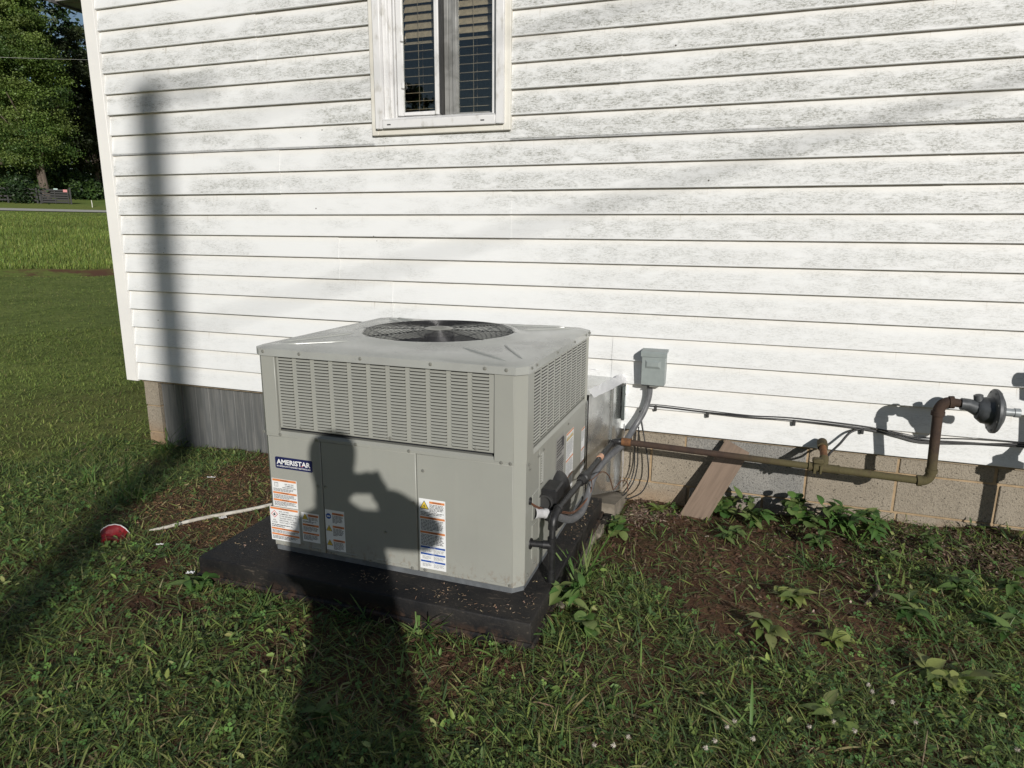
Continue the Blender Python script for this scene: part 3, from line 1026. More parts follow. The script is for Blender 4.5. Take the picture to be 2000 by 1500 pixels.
# ---- printed labels
_tx = {}
def text_tris(s, bold=0.0):
    key = (s, bold)
    if key not in _tx:
        cu = bpy.data.curves.new("lettering", 'FONT')
        cu.body = s
        cu.size = 1.0
        cu.offset = bold
        cu.resolution_u = 2
        ob = bpy.data.objects.new("lettering", cu)
        COL.objects.link(ob)
        dg = bpy.context.evaluated_depsgraph_get()
        me = bpy.data.meshes.new_from_object(ob.evaluated_get(dg))
        v = np.array([p.co[:] for p in me.vertices]).reshape(-1, 3)
        f = [tuple(p.vertices) for p in me.polygons]
        bpy.data.objects.remove(ob); bpy.data.meshes.remove(me); bpy.data.curves.remove(cu)
        v[:, 0] -= v[:, 0].min(); v[:, 1] -= v[:, 1].min()
        _tx[key] = (v, f)
    return _tx[key]


class Label:
    """flat print: u to the right, v up, laid a hair proud of its panel"""
    PAL = None
    def __init__(self, org, udir, nrm, w, h):
        self.o, self.u, self.n = Vector(org), Vector(udir), Vector(nrm)
        self.w, self.h = w, h
        self.mb = MB()
        self.k = 0
    def P(self, u, v, l):
        p = self.o + self.u * u + Vector((0, 0, 1)) * v + self.n * (.0006 + .0003 * l)
        return p
    def rect(self, u0, v0, u1, v1, mi, l=1):
        self.mb.add([self.P(u0, v0, l), self.P(u1, v0, l), self.P(u1, v1, l), self.P(u0, v1, l)], [(0, 1, 2, 3)], mi)
    def poly(self, pts, mi, l=2):
        self.mb.add([self.P(a, b, l) for a, b in pts], [tuple(range(len(pts)))], mi)
    def text(self, s, u, v, h, mi, l=3, width=None, bold=.012, center=False):
        vv, ff = text_tris(s, bold)
        sy_ = h / vv[:, 1].max()
        sx_ = width / vv[:, 0].max() if width else sy_
        if center: u = u - vv[:, 0].max() * sx_ / 2
        self.mb.add([self.P(u + p[0] * sx_, v + p[1] * sy_, l) for p in vv], ff, mi)
    def lines(self, u0, u1, vtop, vbot, n, mi=2, fill=.85):
        st = (vtop - vbot) / n
        r_ = random.Random(int(1000 * (u0 + vtop)) + n)
        for i in range(n):
            v = vtop - st * (i + .75)
            end = u0 + (u1 - u0) * (1 if i < n - 1 else r_.uniform(.4, .8)) * r_.uniform(.88, 1)
            u = u0
            while u < end - .003:
                wd = min(r_.uniform(.004, .016), end - u)
                self.rect(u, v, u + wd, v + st * .5, mi, 2)
                u += wd + .0018
    def band(self, v0, v1, mi, word, inset=.0, u0=.003, u1=None):
        u1 = u1 or self.w - .003
        self.rect(u0 + inset, v0, u1, v1, mi)
        c_ = 2 if mi != 4 else 0
        if word.strip(): self.text(word, (u0 + inset + u1) / 2, v0 + (v1 - v0) * .2, (v1 - v0) * .6, c_, center=True)
    def triangle(self, cu, v0, s, sym='bolt'):
        self.poly([(cu - s * .58, v0), (cu + s * .58, v0), (cu, v0 + s)], 2, 1)
        self.poly([(cu - s * .46, v0 + s * .07), (cu + s * .46, v0 + s * .07), (cu, v0 + s * .87)], 5, 2)
        if sym == 'bolt':
            self.poly([(cu + s * .05, v0 + s * .62), (cu - s * .13, v0 + s * .34), (cu + .0, v0 + s * .36), (cu - s * .03, v0 + s * .14), (cu + s * .14, v0 + s * .42), (cu + s * .02, v0 + s * .40)], 2, 3)
        else:
            self.rect(cu - s * .06, v0 + s * .16, cu + s * .06, v0 + s * .26, 2, 3); self.rect(cu - s * .05, v0 + s * .32, cu + s * .05, v0 + s * .62, 2, 3)
    def done(self, name, parent, label=None):
        o = self.mb.build(name, [M_WHITE, M_ORANGE, M_INK, M_GREYINK, M_BLUE, M_YELLOW, M_REDINK, M_PLATE, M_NAVY], parent)
        if label: o["label"] = label
        return o


def flabel(x0, z0, x1, z1):
    L = Label((x0, 0, z0), (1, 0, 0), (0, -1, 0), x1 - x0, z1 - z0)
    L.rect(0, 0, L.w, L.h, 0, 0)
    return L


# brand badge, rounded plate
mb = MB()
bw, bh = .178, .049
rr = .006
poly = []
for cx_, cz_, a0 in ((bw - rr, bh - rr, 0), (rr, bh - rr, 90), (rr, rr, 180), (bw - rr, rr, 270)):
    for k in range(5):
        a = math.radians(a0 + 22.5 * k)
        poly.append((.0645 + cx_ + rr * math.cos(a), .3685 + cz_ + rr * math.sin(a)))
mb.prism(poly, -.0022, .001, 'y')
badge = mb.build("brand_badge", M_NAVY, pL)
badge["label"] = "navy badge reading AMERISTAR in white capitals"
L = Label((.0645, -.0022, .3685), (1, 0, 0), (0, -1, 0), bw, bh)
L.text("AMERISTAR", .0075, .0185, .0215, 0, 1, width=.163, bold=.030)
L.poly([(.124, .0185), (.131, .0225), (.137, .0250), (.138, .0230), (.131, .0205), (.127, .0180)], 6, 2)
L.text("BY AMERICAN STANDARD HEATING & AIR", .008, .0075, .0060, 0, 1, width=.163, bold=.02)
L.done("badge_lettering", badge)

L = flabel(.039, .198, .161, .321)
L.band(.112, .1215, 1, "WARNING")
L.rect(.012, .088, .030, .106, 2, 1); L.rect(.0135, .0895, .0205, .1045, 0, 2); L.rect(.0215, .0895, .0285, .1045, 0, 2)
L.text("RISK OF FIRE", .085, .100, .0055, 2, center=True)
L.text("FLAMMABLE", .085, .092, .0055, 2, center=True)
L.text("REFRIGERANT USED", .085, .084, .0055, 2, center=True)
L.lines(.006, .116, .082, .068, 3)
L.band(.057, .0655, 1, "WARNING"); L.lines(.006, .116, .055, .036, 4)
L.band(.0255, .034, 1, "WARNING"); L.lines(.006, .116, .024, .004, 4)
L.done("warning_label", pL, "tall white and orange warning label below the badge")
L = flabel(.018, .044, .161, .194)
L.band(.139, .148, 1, "WARNING")
s = .017; cu, cv = .022, .117
L.poly([(cu - s, cv), (cu, cv - s), (cu + s, cv), (cu, cv + s)], 6, 1); s = .0135
L.poly([(cu - s, cv), (cu, cv - s), (cu + s, cv), (cu, cv + s)], 0, 2)
L.poly([(cu - .005, cv - .006), (cu + .005, cv - .006), (cu + .005, cv), (cu + .001, cv + .008), (cu - .002, cv + .002), (cu - .005, cv + .003)], 2, 3)
L.text("A2L", .022, .088, .007, 2, center=True)
L.text("R-454B", .022, .078, .006, 2, center=True)
for i, w_ in enumerate(("RISK OF FIRE", "FLAMMABLE REFRIGERANT", "TO BE REPAIRED ONLY BY", "TRAINED SERVICE", "PERSONNEL. DO NOT", "PUNCTURE TUBING")):
    L.text(w_, .046, .128 - i * .0098, .0062, 2, bold=.006)
L.lines(.006, .12, .074, .060, 2)
L.band(.049, .057, 1, "WARNING"); L.lines(.006, .136, .047, .034, 3)
L.band(.024, .032, 1, "WARNING"); L.lines(.006, .136, .022, .006, 3)
L.done("warning_label", pL, "largest white and orange warning label with red diamond")
L = flabel(.175, .062, .259, .190)
L.triangle(.017, .098, .026)
L.band(.112, .122, 1, "WARNING", .028); L.lines(.034, .078, .110, .092, 4); L.lines(.006, .078, .092, .084, 2)
L.band(.070, .079, 1, "WARNING"); L.lines(.006, .078, .068, .046, 5)
L.band(.033, .041, 1, "WARNING"); L.lines(.006, .078, .031, .008, 5)
L.done("warning_label", pL, "small warning label with yellow triangle beside panel seam")
L = flabel(.290, .044, .380, .220)
L.poly([(.016 + .0125 * math.cos(a), .148 + .0125 * math.sin(a)) for a in np.linspace(0, 2 * math.pi, 20, endpoint=False)], 4, 1)
L.rect(.008, .145, .024, .150, 0, 2)
L.triangle(.016, .083, .026, 'ex'); L.triangle(.016, .020, .026, 'ex')
for v in (.156, .100, .040):
    L.band(v, v + .009, 1, "WARNING", .030); L.lines(.034, .084, v - .002, v - .036, 7)
L.done("warning_label", pM, "white warning label with blue disc and two yellow triangles")
L = flabel(.716, .040, .826, .329)
L.triangle(.022, .247, .035)
L.band(.272, .281, 1, "WARNING", .040); L.lines(.044, .104, .270, .238, 6); L.lines(.006, .104, .237, .220, 3)
L.band(.208, .2165, 1, "WARNING"); L.lines(.006, .104, .205, .160, 8)
L.band(.148, .1565, 1, "WARNING"); L.lines(.006, .104, .145, .098, 8)
for v, w_ in ((.087, "NOTICE"), (.0585, "AVIS"), (.0275, "AVISO")):
    L.band(v, v + .0075, 4, w_)
    L.lines(.010, .050, v - .004, v - .019, 4, 3); L.lines(.058, .104, v - .003, v - .020, 5, 3)
L.done("warning_label", pR, "tall warning label with yellow triangle and blue bands")
# raised lettering on the control panel
L = Label((0, -.0004, 0), (1, 0, 0), (0, -1, 0), 1, 1)
L.text("CONTROL / HEAT", .845, .032, .011, 0, 0, width=.11, bold=.0)
o = L.done("raised_lettering", pR); o.data.materials[0] = M_PAINT
L.__init__((0, -.0004, 0), (1, 0, 0), (0, -1, 0), 1, 1)
L.text("FAN", .15, .033, .008, 0, 0, width=.03, bold=.0)
o = L.done("raised_lettering", pL); o.data.materials[0] = M_PAINT


def slabel(y0, z0, y1, z1, base=0):
    L = Label((W, y0, z0), (0, 1, 0), (1, 0, 0), y1 - y0, z1 - z0)
    L.rect(0, 0, L.w, L.h, base, 0)
    return L
L = slabel(.445, .165, .585, .475, 7)
L.lines(.01, .13, .30, .22, 6, 2); L.lines(.01, .13, .21, .12, 9, 2); L.lines(.01, .07, .11, .01, 8, 2); L.lines(.085, .13, .11, .01, 6, 2)
L.rect(.085, .255, .125, .292, 2, 3)
L.done("rating_plate", sidep, "silver rating plate crowded with small print")
L = slabel(.612, .165, .745, .450)
L.band(.275, .283, 1, " ")
for k in range(5): L.triangle(.018 + k * .024, .248, .022, 'ex')
L.lines(.008, .125, .243, .165, 10, 3); L.band(.150, .158, 1, "WARNING"); L.lines(.008, .125, .147, .078, 9, 3)
L.band(.064, .072, 1, "WARNING"); L.lines(.008, .125, .061, .008, 7, 3)
L.done("warning_label", sidep, "white label with row of yellow triangles")
L = slabel(.905, .150, .975, .392)
for v in (.232, .130, .060): L.band(v, v + .008, 1, "WARNING"); L.lines(.006, .064, v - .003, v - .055, 7, 3)
L.done("warning_label", sidep, "narrow white label nearest the duct")
# vent slits, grommets, flue hood on the service side
mb = MB()
for k in range(12):
    louvre_mb(.034, .0078, .004, mb, lambda u, o, z, k=k: (W + o, .222 + u, .362 + k * .0102 + z))
mb.build("vent_slits", [M_PAINT, M_SLOTSHADE], sidep)
for (y_, z_, r_) in ((.102, .163, .021), (.087, .342, .014)):
    mb = MB().lathe([(r_ * .55, .0005), (r_ * .6, .005), (r_, .005), (r_ * 1.05, .0)], (W, y_, z_), (1, 0, 0), 16)
    mb.lathe([(0, .0006), (r_ * .56, .0006)], (W, y_, z_), (1, 0, 0), 16)
    mb.build("rubber_grommet", M_HOOD, svc, 40)
mb = MB().box((W, .228, .248), (W + .064, .345, .338), .006)
prof = [(.128 * math.cos(t), .060 * math.sin(t)) for t in np.linspace(math.pi / 2, 0, 8)]
mb.lathe(prof, (W, .460, .200), (1, 0, 0), 28)
mb.box((W, .27, .18), (W + .05, .47, .26), .012)
hood = mb.build("flue_hood", M_HOOD, unit, 35)
MB().lathe([(.034, .0), (.034, .018), (.028, .018), (.028, .001), (0, .001)], (W + .02, .2285, .286), (0, -1, 0), 20).build("flue_outlet", M_GASKET, hood, 40)

# ------------------------------------------------------------------ pad, concrete, duct
pad = thing("equipment_pad", "black plastic equipment pad under the grey unit", "pad", (0, 0, 0))
mb = MB().box((2.010, -1.585, -.352), (3.455, -.385, -.272), .006, seg=2)
mb.build("slab", M_PADBLK, pad, 50)
mb = MB().box((1.998, -1.597, -.40), (3.468, -.373, -.345), .006); mb.build("skirt", M_PADBLK, pad)
conc = thing("concrete_footing", "pale rough concrete footing under the back right corner of the black pad", "footing")
MB().prism([(-.382, -.52), (.018, -.52), (.018, -.385), (-.382, -.300)], 3.20, 3.520, 'x').build("block", M_CONC, conc)
mb = MB()
prev = None
for k in range(9):
    y_ = -1.30 + k * .115
    mb.box((3.40, y_, -.46), (3.492 + rng.uniform(-.012, .012), y_ + .114, -.362 + rng.uniform(-.006, .006)), .006)
mb.build("strip", M_CONC, conc)

duct = thing("supply_duct", "shiny galvanised duct joining the grey unit to the wall", "duct")
y0, y1 = -.400, .018
zt, zb_ = .285, -.262
mb = MB()
A = [(2.32, y0, zb_ - .006), (3.372, y0, zb_ - .006), (3.372, y0, zt - .02), (2.32, y0, zt - .02)]
B = [(2.25, y1, -.375), (3.485, y1, -.375), (3.485, y1, zt), (2.25, y1, zt)]
n = 6
vs = []
for i in range(n + 1):
    f = i / n
    for a, b_ in zip(A, B):
        vs.append(tuple(a[k] + (b_[k] - a[k]) * f for k in range(3)))
mb.add(vs, [(i * 4 + k, i * 4 + (k + 1) % 4, (i + 1) * 4 + (k + 1) % 4, (i + 1) * 4 + k) for i in range(n) for k in range(4)])
mb.build("duct_body", M_GALV, duct)
mb = MB()
for z_ in (.0,):
    mb.box((3.425, -.155, -.27), (3.4485, -.150, .272), .001)
mb.build("standing_seam", M_GALV, duct)
def tape(nm, strips, seed):
    mb = MB(); r_ = np.random.default_rng(seed)
    for (p0, p1, wdir, wd, nrm) in strips:
        p0, p1, wdir, nrm = map(Vector, (p0, p1, wdir, nrm))
        n = 14
        vs = []
        for i in range(n + 1):
            c_ = p0.lerp(p1, i / n)
            for j in range(4):
                vs.append(c_ + wdir * (wd * (j / 3 - .5) * (1 + r_.uniform(-.12, .12))) + nrm * (.003 + abs(r_.normal(0, .0028))))
        mb.add(vs, [(i * 4 + j, i * 4 + j + 1, i * 4 + j + 5, i * 4 + j + 4) for i in range(n) for j in range(3)])
    return mb.build(nm, M_FOIL, duct)
tape("foil_tape", [((3.376, -.39, .266), (3.488, .008, .286), (-.6, 0, .8), .05, (.6, 0, .8))], 1)
tape("foil_tape", [((3.488, -.012, .26), (3.486, -.018, .09), (0, 1, 0), .05, (1, 0, 0)), ], 2)
tape("foil_tape", [((3.488, -.018, .03), (3.486, -.020, -.37), (0, 1, 0), .055, (1, 0, 0)), ], 3)
tape("foil_tape", [((3.36, .002, .285), (2.6, .002, .285), (0, -.3, .9), .06, (0, -1, .4))], 4)
MB().box((3.335, -.428, -.262), (3.3685, -.398, .240), .002).build("unit_flange", M_GALV, duct)
MB().box((3.478, -.06, .055), (3.4935, -.022, .245), .003).build("wall_flange", M_FLANGE, duct)

# ------------------------------------------------------------------ disconnect box and conduit
dbox = thing("disconnect_box", "small grey electrical disconnect box screwed to the white siding", "electrical box", (3.640, 0, .356))
MB().box((-.060, -.098, -.086), (.060, -.010, .086), .003).build("body", M_BOX, dbox, 40)
cov = MB().box((-.0605, -.104, -.084), (.0605, -.0985, .066), .0025).build("cover", M_BOX, dbox, 40)
mb = MB().prism([(-.107, .067), (-.108, .086), (-.100, .0945), (-.008, .0985), (-.008, .0865), (-.099, .0865), (-.104, .067)], -.066, .066, 'x')
mb.build("rain_hood", M_BOX, dbox)
mb = MB()
a_ = [(-.042, .050), (.040, .050), (.040, .006), (-.042, .006)]; b__ = [(-.033, .040), (.026, .040), (.026, .018), (-.033, .018)]
mb.add([(p[0], -.1042, p[1]) for p in a_] + [(p[0], -.1115, p[1]) for p in b__], [(0, 1, 5, 4), (1, 2, 6, 5), (2, 3, 7, 6), (3, 0, 4, 7), (4, 5, 6, 7)])
mb.build("pressed_handle", M_BOX, cov)
MB().box((-.014, -.112, -.092), (.030, -.096, -.085), .002).build("hasp", M_SCREW, dbox)
MB().box((-.058, -.09, -.0915), (.03, -.012, -.0862), .002).build("drip_edge", M_GASKET, dbox)

def spline(pts, n=8):
    pts = [Vector(p) for p in pts]
    P = [pts[0]] + pts + [pts[-1]]
    out = []
    for i in range(1, len(P) - 2):
        for k in range(n):
            t = k / n
            a, b_, c_, d = P[i - 1], P[i], P[i + 1], P[i + 2]
            out.append(.5 * ((2 * b_) + (c_ - a) * t + (2 * a - 5 * b_ + 4 * c_ - d) * t * t + (-a + 3 * b_ - 3 * c_ + d) * t ** 3))
    out.append(pts[-1])
    return out

cond = thing("flexible_conduit", "grey flexible conduit curving from the disconnect box down to the unit", "conduit")
cp_ = spline([(3.622, -.055, .268), (3.620, -.058, .20), (3.600, -.075, .12), (3.560, -.11, .04), (3.525, -.20, -.025), (3.498, -.36, -.030), (3.480, -.52, -.030), (3.462, -.64, -.06), (3.448, -.70, -.135), (3.440, -.78, -.185), (3.430, -.92, -.165), (3.425, -1.05, -.110), (3.415, -1.16, -.050), (3.405, -1.225, -.018)], 8)
MB().tube(cp_, .0155, 10).build("conduit_tube", M_CONDUIT, cond, 60)
mb = MB()
for i in range(2, len(cp_) - 2):
    a, b_ = cp_[i], cp_[i + 1]
    d = (b_ - a).normalized() * .0028
    for k in (.25, .75):
        m_ = a.lerp(b_, k)
        mb.tube([m_ - d, m_ + d], .0163, 10)
mb.build("conduit_ribs", M_CONDUIT, cond, 60, kind="stuff")
mb = MB().tube([(3.364, -1.281, -.001 - .0), (3.366, -1.281, -.001)], .001, 4)
mb = MB().tube([(3.366, -1.284, -.000), (3.385, -1.280, -.08)], .001, 4)
mb = MB().lathe([(.022, 0), (.022, .010), (.018, .012), (.018, .050), (.020, .052), (.020, .062), (.0165, .064)], (3.366, -1.284, .001), (.62, .75, -.22), 14)
mb.build("connector", M_CONN, cond, 40)

# ------------------------------------------------------------------ gas pipework: one screwed-together run
gas = thing("gas_pipe", "rusty iron gas pipe with black drop running from the regulator to the unit", "pipe")
RZ = lambda x: .009 + (x - 3.508) * (-.035 / 1.4)
def seg_(nm, a, b_, r, m, label=None, sg=14):
    o = MB().tube([a, b_], r, sg).build(nm, m, gas, 50)
    if label: o["label"] = label
    return o
PY = -.287
seg_("pipe", (3.545, PY, RZ(3.545)), (4.41, PY, RZ(4.41)), .0158, M_RUST, "long rusty horizontal pipe")
seg_("pipe", (4.53, PY, RZ(4.53)), (4.865, PY, RZ(4.865)), .0172, M_RUST, "moss-green end of the horizontal pipe")
seg_("coupling", (3.525, PY, .0085), (3.572, PY, .0075), .0205, M_RUSTCAP, "orange rust coupling next to the duct")
# tee with a capped stub towards the wall
mb = MB().tube([(4.405, PY, RZ(4.405)), (4.415, PY, RZ(4.415)), (4.525, PY, RZ(4.52)), (4.535, PY, RZ(4.535))], [.0235, .0205, .0205, .0235], 14)
mb.tube([(4.47, PY, RZ(4.47)), (4.474, PY + .05, .022)], .0205, 14)
mb.build("tee", M_RUST, gas, 50)
seg_("stub_pipe", (4.474, PY + .045, .020), (4.478, -.10, .040), .0165, M_RUSTCAP)
MB().tube([(4.477, -.125, .037), (4.479, -.06, .044)], [.024, .024], 12).build("stub_cap", M_RUST, gas, 50)
def elbow(nm, p0, c_, p1, r, m):
    p0, c_, p1 = map(Vector, (p0, c_, p1))
    pts = [(1 - t) ** 2 * p0 + 2 * t * (1 - t) * c_ + t * t * p1 for t in np.linspace(0, 1, 9)]
    mb = MB().tube(pts, r, 14)
    for p, q in ((p0, pts[1]), (p1, pts[-2])):
        d = (Vector(q) - Vector(p)).normalized()
        mb.tube([Vector(p) - d * .004, Vector(p) + d * .014], r * 1.16, 14)
    return mb.build(nm, m, gas, 50)
elbow("elbow", (4.858, PY, -.025), (4.908, PY, -.026), (4.905, PY, .032), .0212, M_RUST)
seg_("riser_pipe", (4.905, PY, .025), (4.896, PY, .295), .0205, M_RUST, "vertical rusty pipe below the regulator")
elbow("elbow", (4.896, PY, .285), (4.894, PY, .345), (4.945, PY, .345), .0235, M_RUST)
seg_("nipple", (4.94, PY, .345), (5.005, PY, .340), .0185, M_RUST, "short dark nipple screwed into the regulator")
# black iron leg along the unit
bz = .009
elbow("elbow", (3.535, PY, .0085), (3.487, PY, .0085), (3.484, PY - .05, .0085), .0165, M_BLACKIRON)
seg_("black_pipe", (3.484, PY - .04, .0085), (3.4655, -.82, .0085), .0135, M_BLACKIRON, "upper black pipe beside the duct")
mb = MB().tube([(3.4655, -.815, .0085), (3.465, -.835, .0085), (3.4648, -.84, .0085), (3.4630, -.885, .0085), (3.4628, -.89, .0085), (3.461, -.93, .0085)], [.019, .019, .026, .026, .020, .0175], 8)
mb.build("union", M_BLACKIRON, gas, 40)
seg_("black_pipe", (3.461, -.925, .0085), (3.447, -1.235, .0085), .0128, M_BLACKIRON, "lower black pipe above the flue hood")
elbow("elbow", (3.448, -1.225, .0085), (3.445, -1.292, .0085), (3.445, -1.292, -.045), .0160, M_BLACKIRON)
seg_("drop_pipe", (3.445, -1.292, -.035), (3.445, -1.300, -.085), .0125, M_BLACKIRON)
mb = MB().tube([(3.445, -1.300, -.078), (3.445, -1.300, -.140)], .0168, 12).tube([(3.445, -1.300, -.109), (3.412, -1.308, -.109)], .0165, 12)
mb.build("tee", M_BLACKIRON, gas, 40)
seg_("inlet_nipple", (3.415, -1.308, -.109), (3.352, -1.317, -.109), .0125, M_BLACKIRON, "black nipple entering the unit")
seg_("drip_leg", (3.445, -1.300, -.135), (3.445, -1.300, -.235), .0125, M_BLACKIRON)
MB().tube([(3.445, -1.300, -.222), (3.445, -1.300, -.262)], [.0165, .0160], 12).build("drip_cap", M_BLACKIRON, gas, 40)
MB().tube([(3.475, -.56, .011), (3.474, -.60, .011)], .0150, 12).build("pipe_tag", M_TAG, gas, 40)
# ground clamp on the tee
gc = MB().box((4.425, PY - .027, -.040), (4.438, PY + .026, .006), .002).box((4.452, PY - .027, -.040), (4.462, PY + .026, -.0), .002).box((4.42, PY - .022, .006), (4.466, PY + .022, .03), .006)
gc.build("ground_clamp", M_RUST, gas, 40)

reg = thing("gas_regulator", "dark grey gas regulator with a round diaphragm disc at the pipe end", "regulator", (5.10, PY, .320))
mb = MB().tube([(-.125, 0, .021), (-.10, 0, .020), (-.06, 0, .006)], [.026, .026, .034], 12)
mb.lathe([(0, -.075), (.040, -.065), (.055, -.048), (.060, -.020), (.066, -.012), (.068, 0)], (0, 0, 0), (1, 0, 0), 12)
mb.build("body", M_REG, reg, 35)
MB().lathe([(.0, -.016), (.060, -.014), (.090, -.010), (.095, -.006), (.095, .004), (.090, .010), (.060, .026), (.03, .030), (0, .030)], (0, 0, 0), (1, 0, 0), 32).build("diaphragm_case", M_REG, reg, 35)
MB().lathe([(.017, .02), (.017, .070), (.0195, .072), (.0195, .093), (.013, .093), (.013, .08)], (0, 0, 0), (1, 0, 0), 14).build("vent_nozzle", M_REGLT, reg, 40)
MB().lathe([(.014, 0), (.018, .004), (.018, .03), (.010, .034), (0, .034)], (-.06, 0, .035), (-.2, 0, 1), 12).build("cap", M_REG, reg, 40)
for k in range(8):
    a = k * math.pi / 4 + .3
    MB().lathe([(.0055, -.012), (.0055, .012)], (0, .084 * math.cos(a), .084 * math.sin(a)), (1, 0, 0), 6).build("flange_bolt", M_SCREW, reg)

# gas meter riser just past the right edge; it throws the shadows seen at the edge of the wall
met = thing("gas_meter", "gas meter on its riser past the right end of the wall", "meter", (5.62, -.30, 0))
MB().box((-.10, -.09, .30), (.22, .09, .60), .03, seg=3).build("meter_body", M_REGLT, met, 40)
MB().lathe([(.05, 0), (.06, .01), (.06, .03), (.03, .05), (0, .05)], (.06, -.09, .5), (0, -1, 0), 20).build("dial", M_REGLT, met, 40)
mb = MB().tube([(-.185, 0, -.45), (-.185, 0, .10)], .026, 12).tube([(-.185, 0, .06), (-.185, 0, .10), (-.185, 0, .101), (-.185, 0, .13), (-.185, 0, .131), (-.185, 0, .17)], [.045, .045, .065, .065, .045, .045], 12)
mb.tube([(-.185, 0, .16), (-.15, 0, .20), (-.125, 0, .25), (-.12, 0, .50)], .024, 12)
mb.build("riser", M_REG, met, 40)
mb = MB().tube([(-.12, 0, .46), (-.12, 0, .60)], .045, 12).tube([(-.12, 0, .54), (-.20, 0, .535)], .032, 10).tube([(-.12, 0, .58), (-.0, 0, .58)], .03, 10)
mb.build("shutoff_valve", M_REG, met, 40)

# ------------------------------------------------------------------ cables
cab = thing("cable_bundle", "black cables clipped in a sagging line along the bottom of the siding", "cable")
base = [(3.575, -.022, .085), (3.60, -.024, .135), (3.66, -.024, .145), (3.918, -.024, .137), (4.12, -.024, .132), (4.329, -.024, .137), (4.645, -.026, .127), (4.80, -.028, .108), (4.912, -.03, .092), (5.12, -.028, .104), (5.32, -.026, .112), (5.7, -.026, .125)]
offs = [lambda x: 0.0, lambda x: .012 * math.sin((x - 3.9) * 2.4) if x > 3.9 else .0, lambda x: (-.012 * math.sin((x - 4.6) * 5)) if x > 4.6 else -.004, lambda x: (.016 * math.sin((x - 4.65) * 3.6)) if x > 4.65 else .003]
for k, f in enumerate(offs):
    pts = spline([(p[0] + .004 * k, p[1] - .004 * (k % 2), p[2] + f(p[0]) + .003 * (k - 1.5)) for p in base], 6)
    MB().tube(pts, (.0044, .0034, .0040, .0022)[k], 6).build("cable", M_CABLE, cab, 60)
for x_, z_ in ((3.655, .136), (3.925, .127), (4.345, .126), (4.655, .116)):
    MB().box((x_ - .007, -.033, z_ - .020), (x_ + .007, -.014, z_ + .012), .003).build("cable_clip", M_GASKET, cab)
loop = thing("hanging_cable", "thin black cables hanging in loops in front of the blocks beside the duct", "cable")
for pts in ([(3.572, -.024, .11), (3.60, -.03, -.02), (3.632, -.045, -.16), (3.640, -.06, -.26), (3.612, -.07, -.335), (3.56, -.08, -.372), (3.53, -.09, -.380)],
            [(3.570, -.024, .02), (3.572, -.030, -.10), (3.576, -.04, -.20), (3.560, -.06, -.29), (3.525, -.09, -.35), (3.51, -.10, -.36)],
            [(3.556, -.024, -.01), (3.556, -.030, -.12), (3.558, -.04, -.22), (3.540, -.06, -.30), (3.515, -.09, -.345)]):
    MB().tube(spline(pts, 6), .0038, 6).build("cable", M_CABLE, loop, 60)
drop = tag(MB().tube(spline([(4.655, -.028, .125), (4.60, -.05, .105), (4.555, -.09, .055), (4.515, -.13, .02), (4.50, -.15, .005), (4.47, -.20, .0)], 6), .0058, 8).build("bonding_cable", M_CABLE, None, 60), "short black cable dropping from the bundle to the rusty tee", "cable")
gw = thing("ground_wire", "thin brown ground wire looping from the black union to the duct foot", "wire")
MB().tube(spline([(3.474, -.86, -.006), (3.485, -.80, -.02), (3.50, -.66, -.03), (3.512, -.54, -.09), (3.51, -.42, -.19), (3.505, -.34, -.235), (3.515, -.20, -.24), (3.535, -.12, -.27), (3.54, -.10, -.33)], 6), .0026, 6).build("wire", M_COPPER, gw, 60)
tw = thing("thermostat_wire", "pair of thin brown wires coming out of the hole in the unit side", "wire")
for dz in (0, .006):
    MB().tube(spline([(3.36, -1.332, .070), (3.376, -1.29, .03 + dz), (3.395, -1.20, -.020 + dz), (3.420, -1.05, -.085 + dz), (3.432, -.92, -.138 + dz), (3.444, -.77, -.155 + dz), (3.460, -.70, -.12), (3.472, -.74, -.05), (3.476, -.83, -.012)], 6), .0024, 6).build("wire", M_COPPER, tw, 60)

# ------------------------------------------------------------------ plank, cup, sticks, scraps
BL, TL = Vector((3.824, -.130, -.415)), Vector((4.027, -.012, -.005))
ax_ = (TL - BL).normalized()
wv = Vector((3.944, -.150, -.43)) - BL
wv = (wv - ax_ * wv.dot(ax_)).normalized()
nv = ax_.cross(wv).normalized()
if nv.y > 0: nv = -nv
plank = tag(MB().box((0, 0, -.0), ((TL - BL).length, .135, .016), .002).build("leaning_board", M_PLANK), "brown composite deck board leaning on the blocks behind the rusty pipe", "board")
mw = Matrix((ax_, wv, nv)).transposed().to_4x4(); mw.translation = BL
plank.matrix_world = mw

cup = thing("crushed_cup", "crushed red plastic cup with white rim lying in the grass", "cup", (1.385, -1.475, gz(1.385, -1.475) + .014), rot=(math.radians(-72), math.radians(14), .65))
nseg, nh = 15, 7
vs = []
r2 = np.random.default_rng(5)
for j in range(nh + 1):
    h = j / nh
    for k in range(nseg):
        a = 2 * math.pi * k / nseg
        r_ = .037 + .018 * h
        dent = 1 - .62 * math.exp(-((math.sin((a + 1.75) / 2)) ** 2) * 5) * math.exp(-((h - .45) / .22) ** 2)
        dent *= 1 + .05 * math.sin(5 * a + 6 * h) * (1 - abs(h - .5))
        dent *= 1 - .30 * math.exp(-((a - 4.1 - 1.2 * h) / .16) ** 2) * math.sin(math.pi * h) - .22 * math.exp(-((a - 5.3 + .8 * h) / .14) ** 2) * math.sin(math.pi * min(1, h * 1.2))
        r_ *= 1 + r2.normal(0, .075) * (0.25 if j in (0, nh) else 1)
        vs.append((r_ * dent * math.cos(a) * 1.1, r_ * dent * math.sin(a) * .82, 0.072 * h + .006 * math.sin(3 * a) * h))
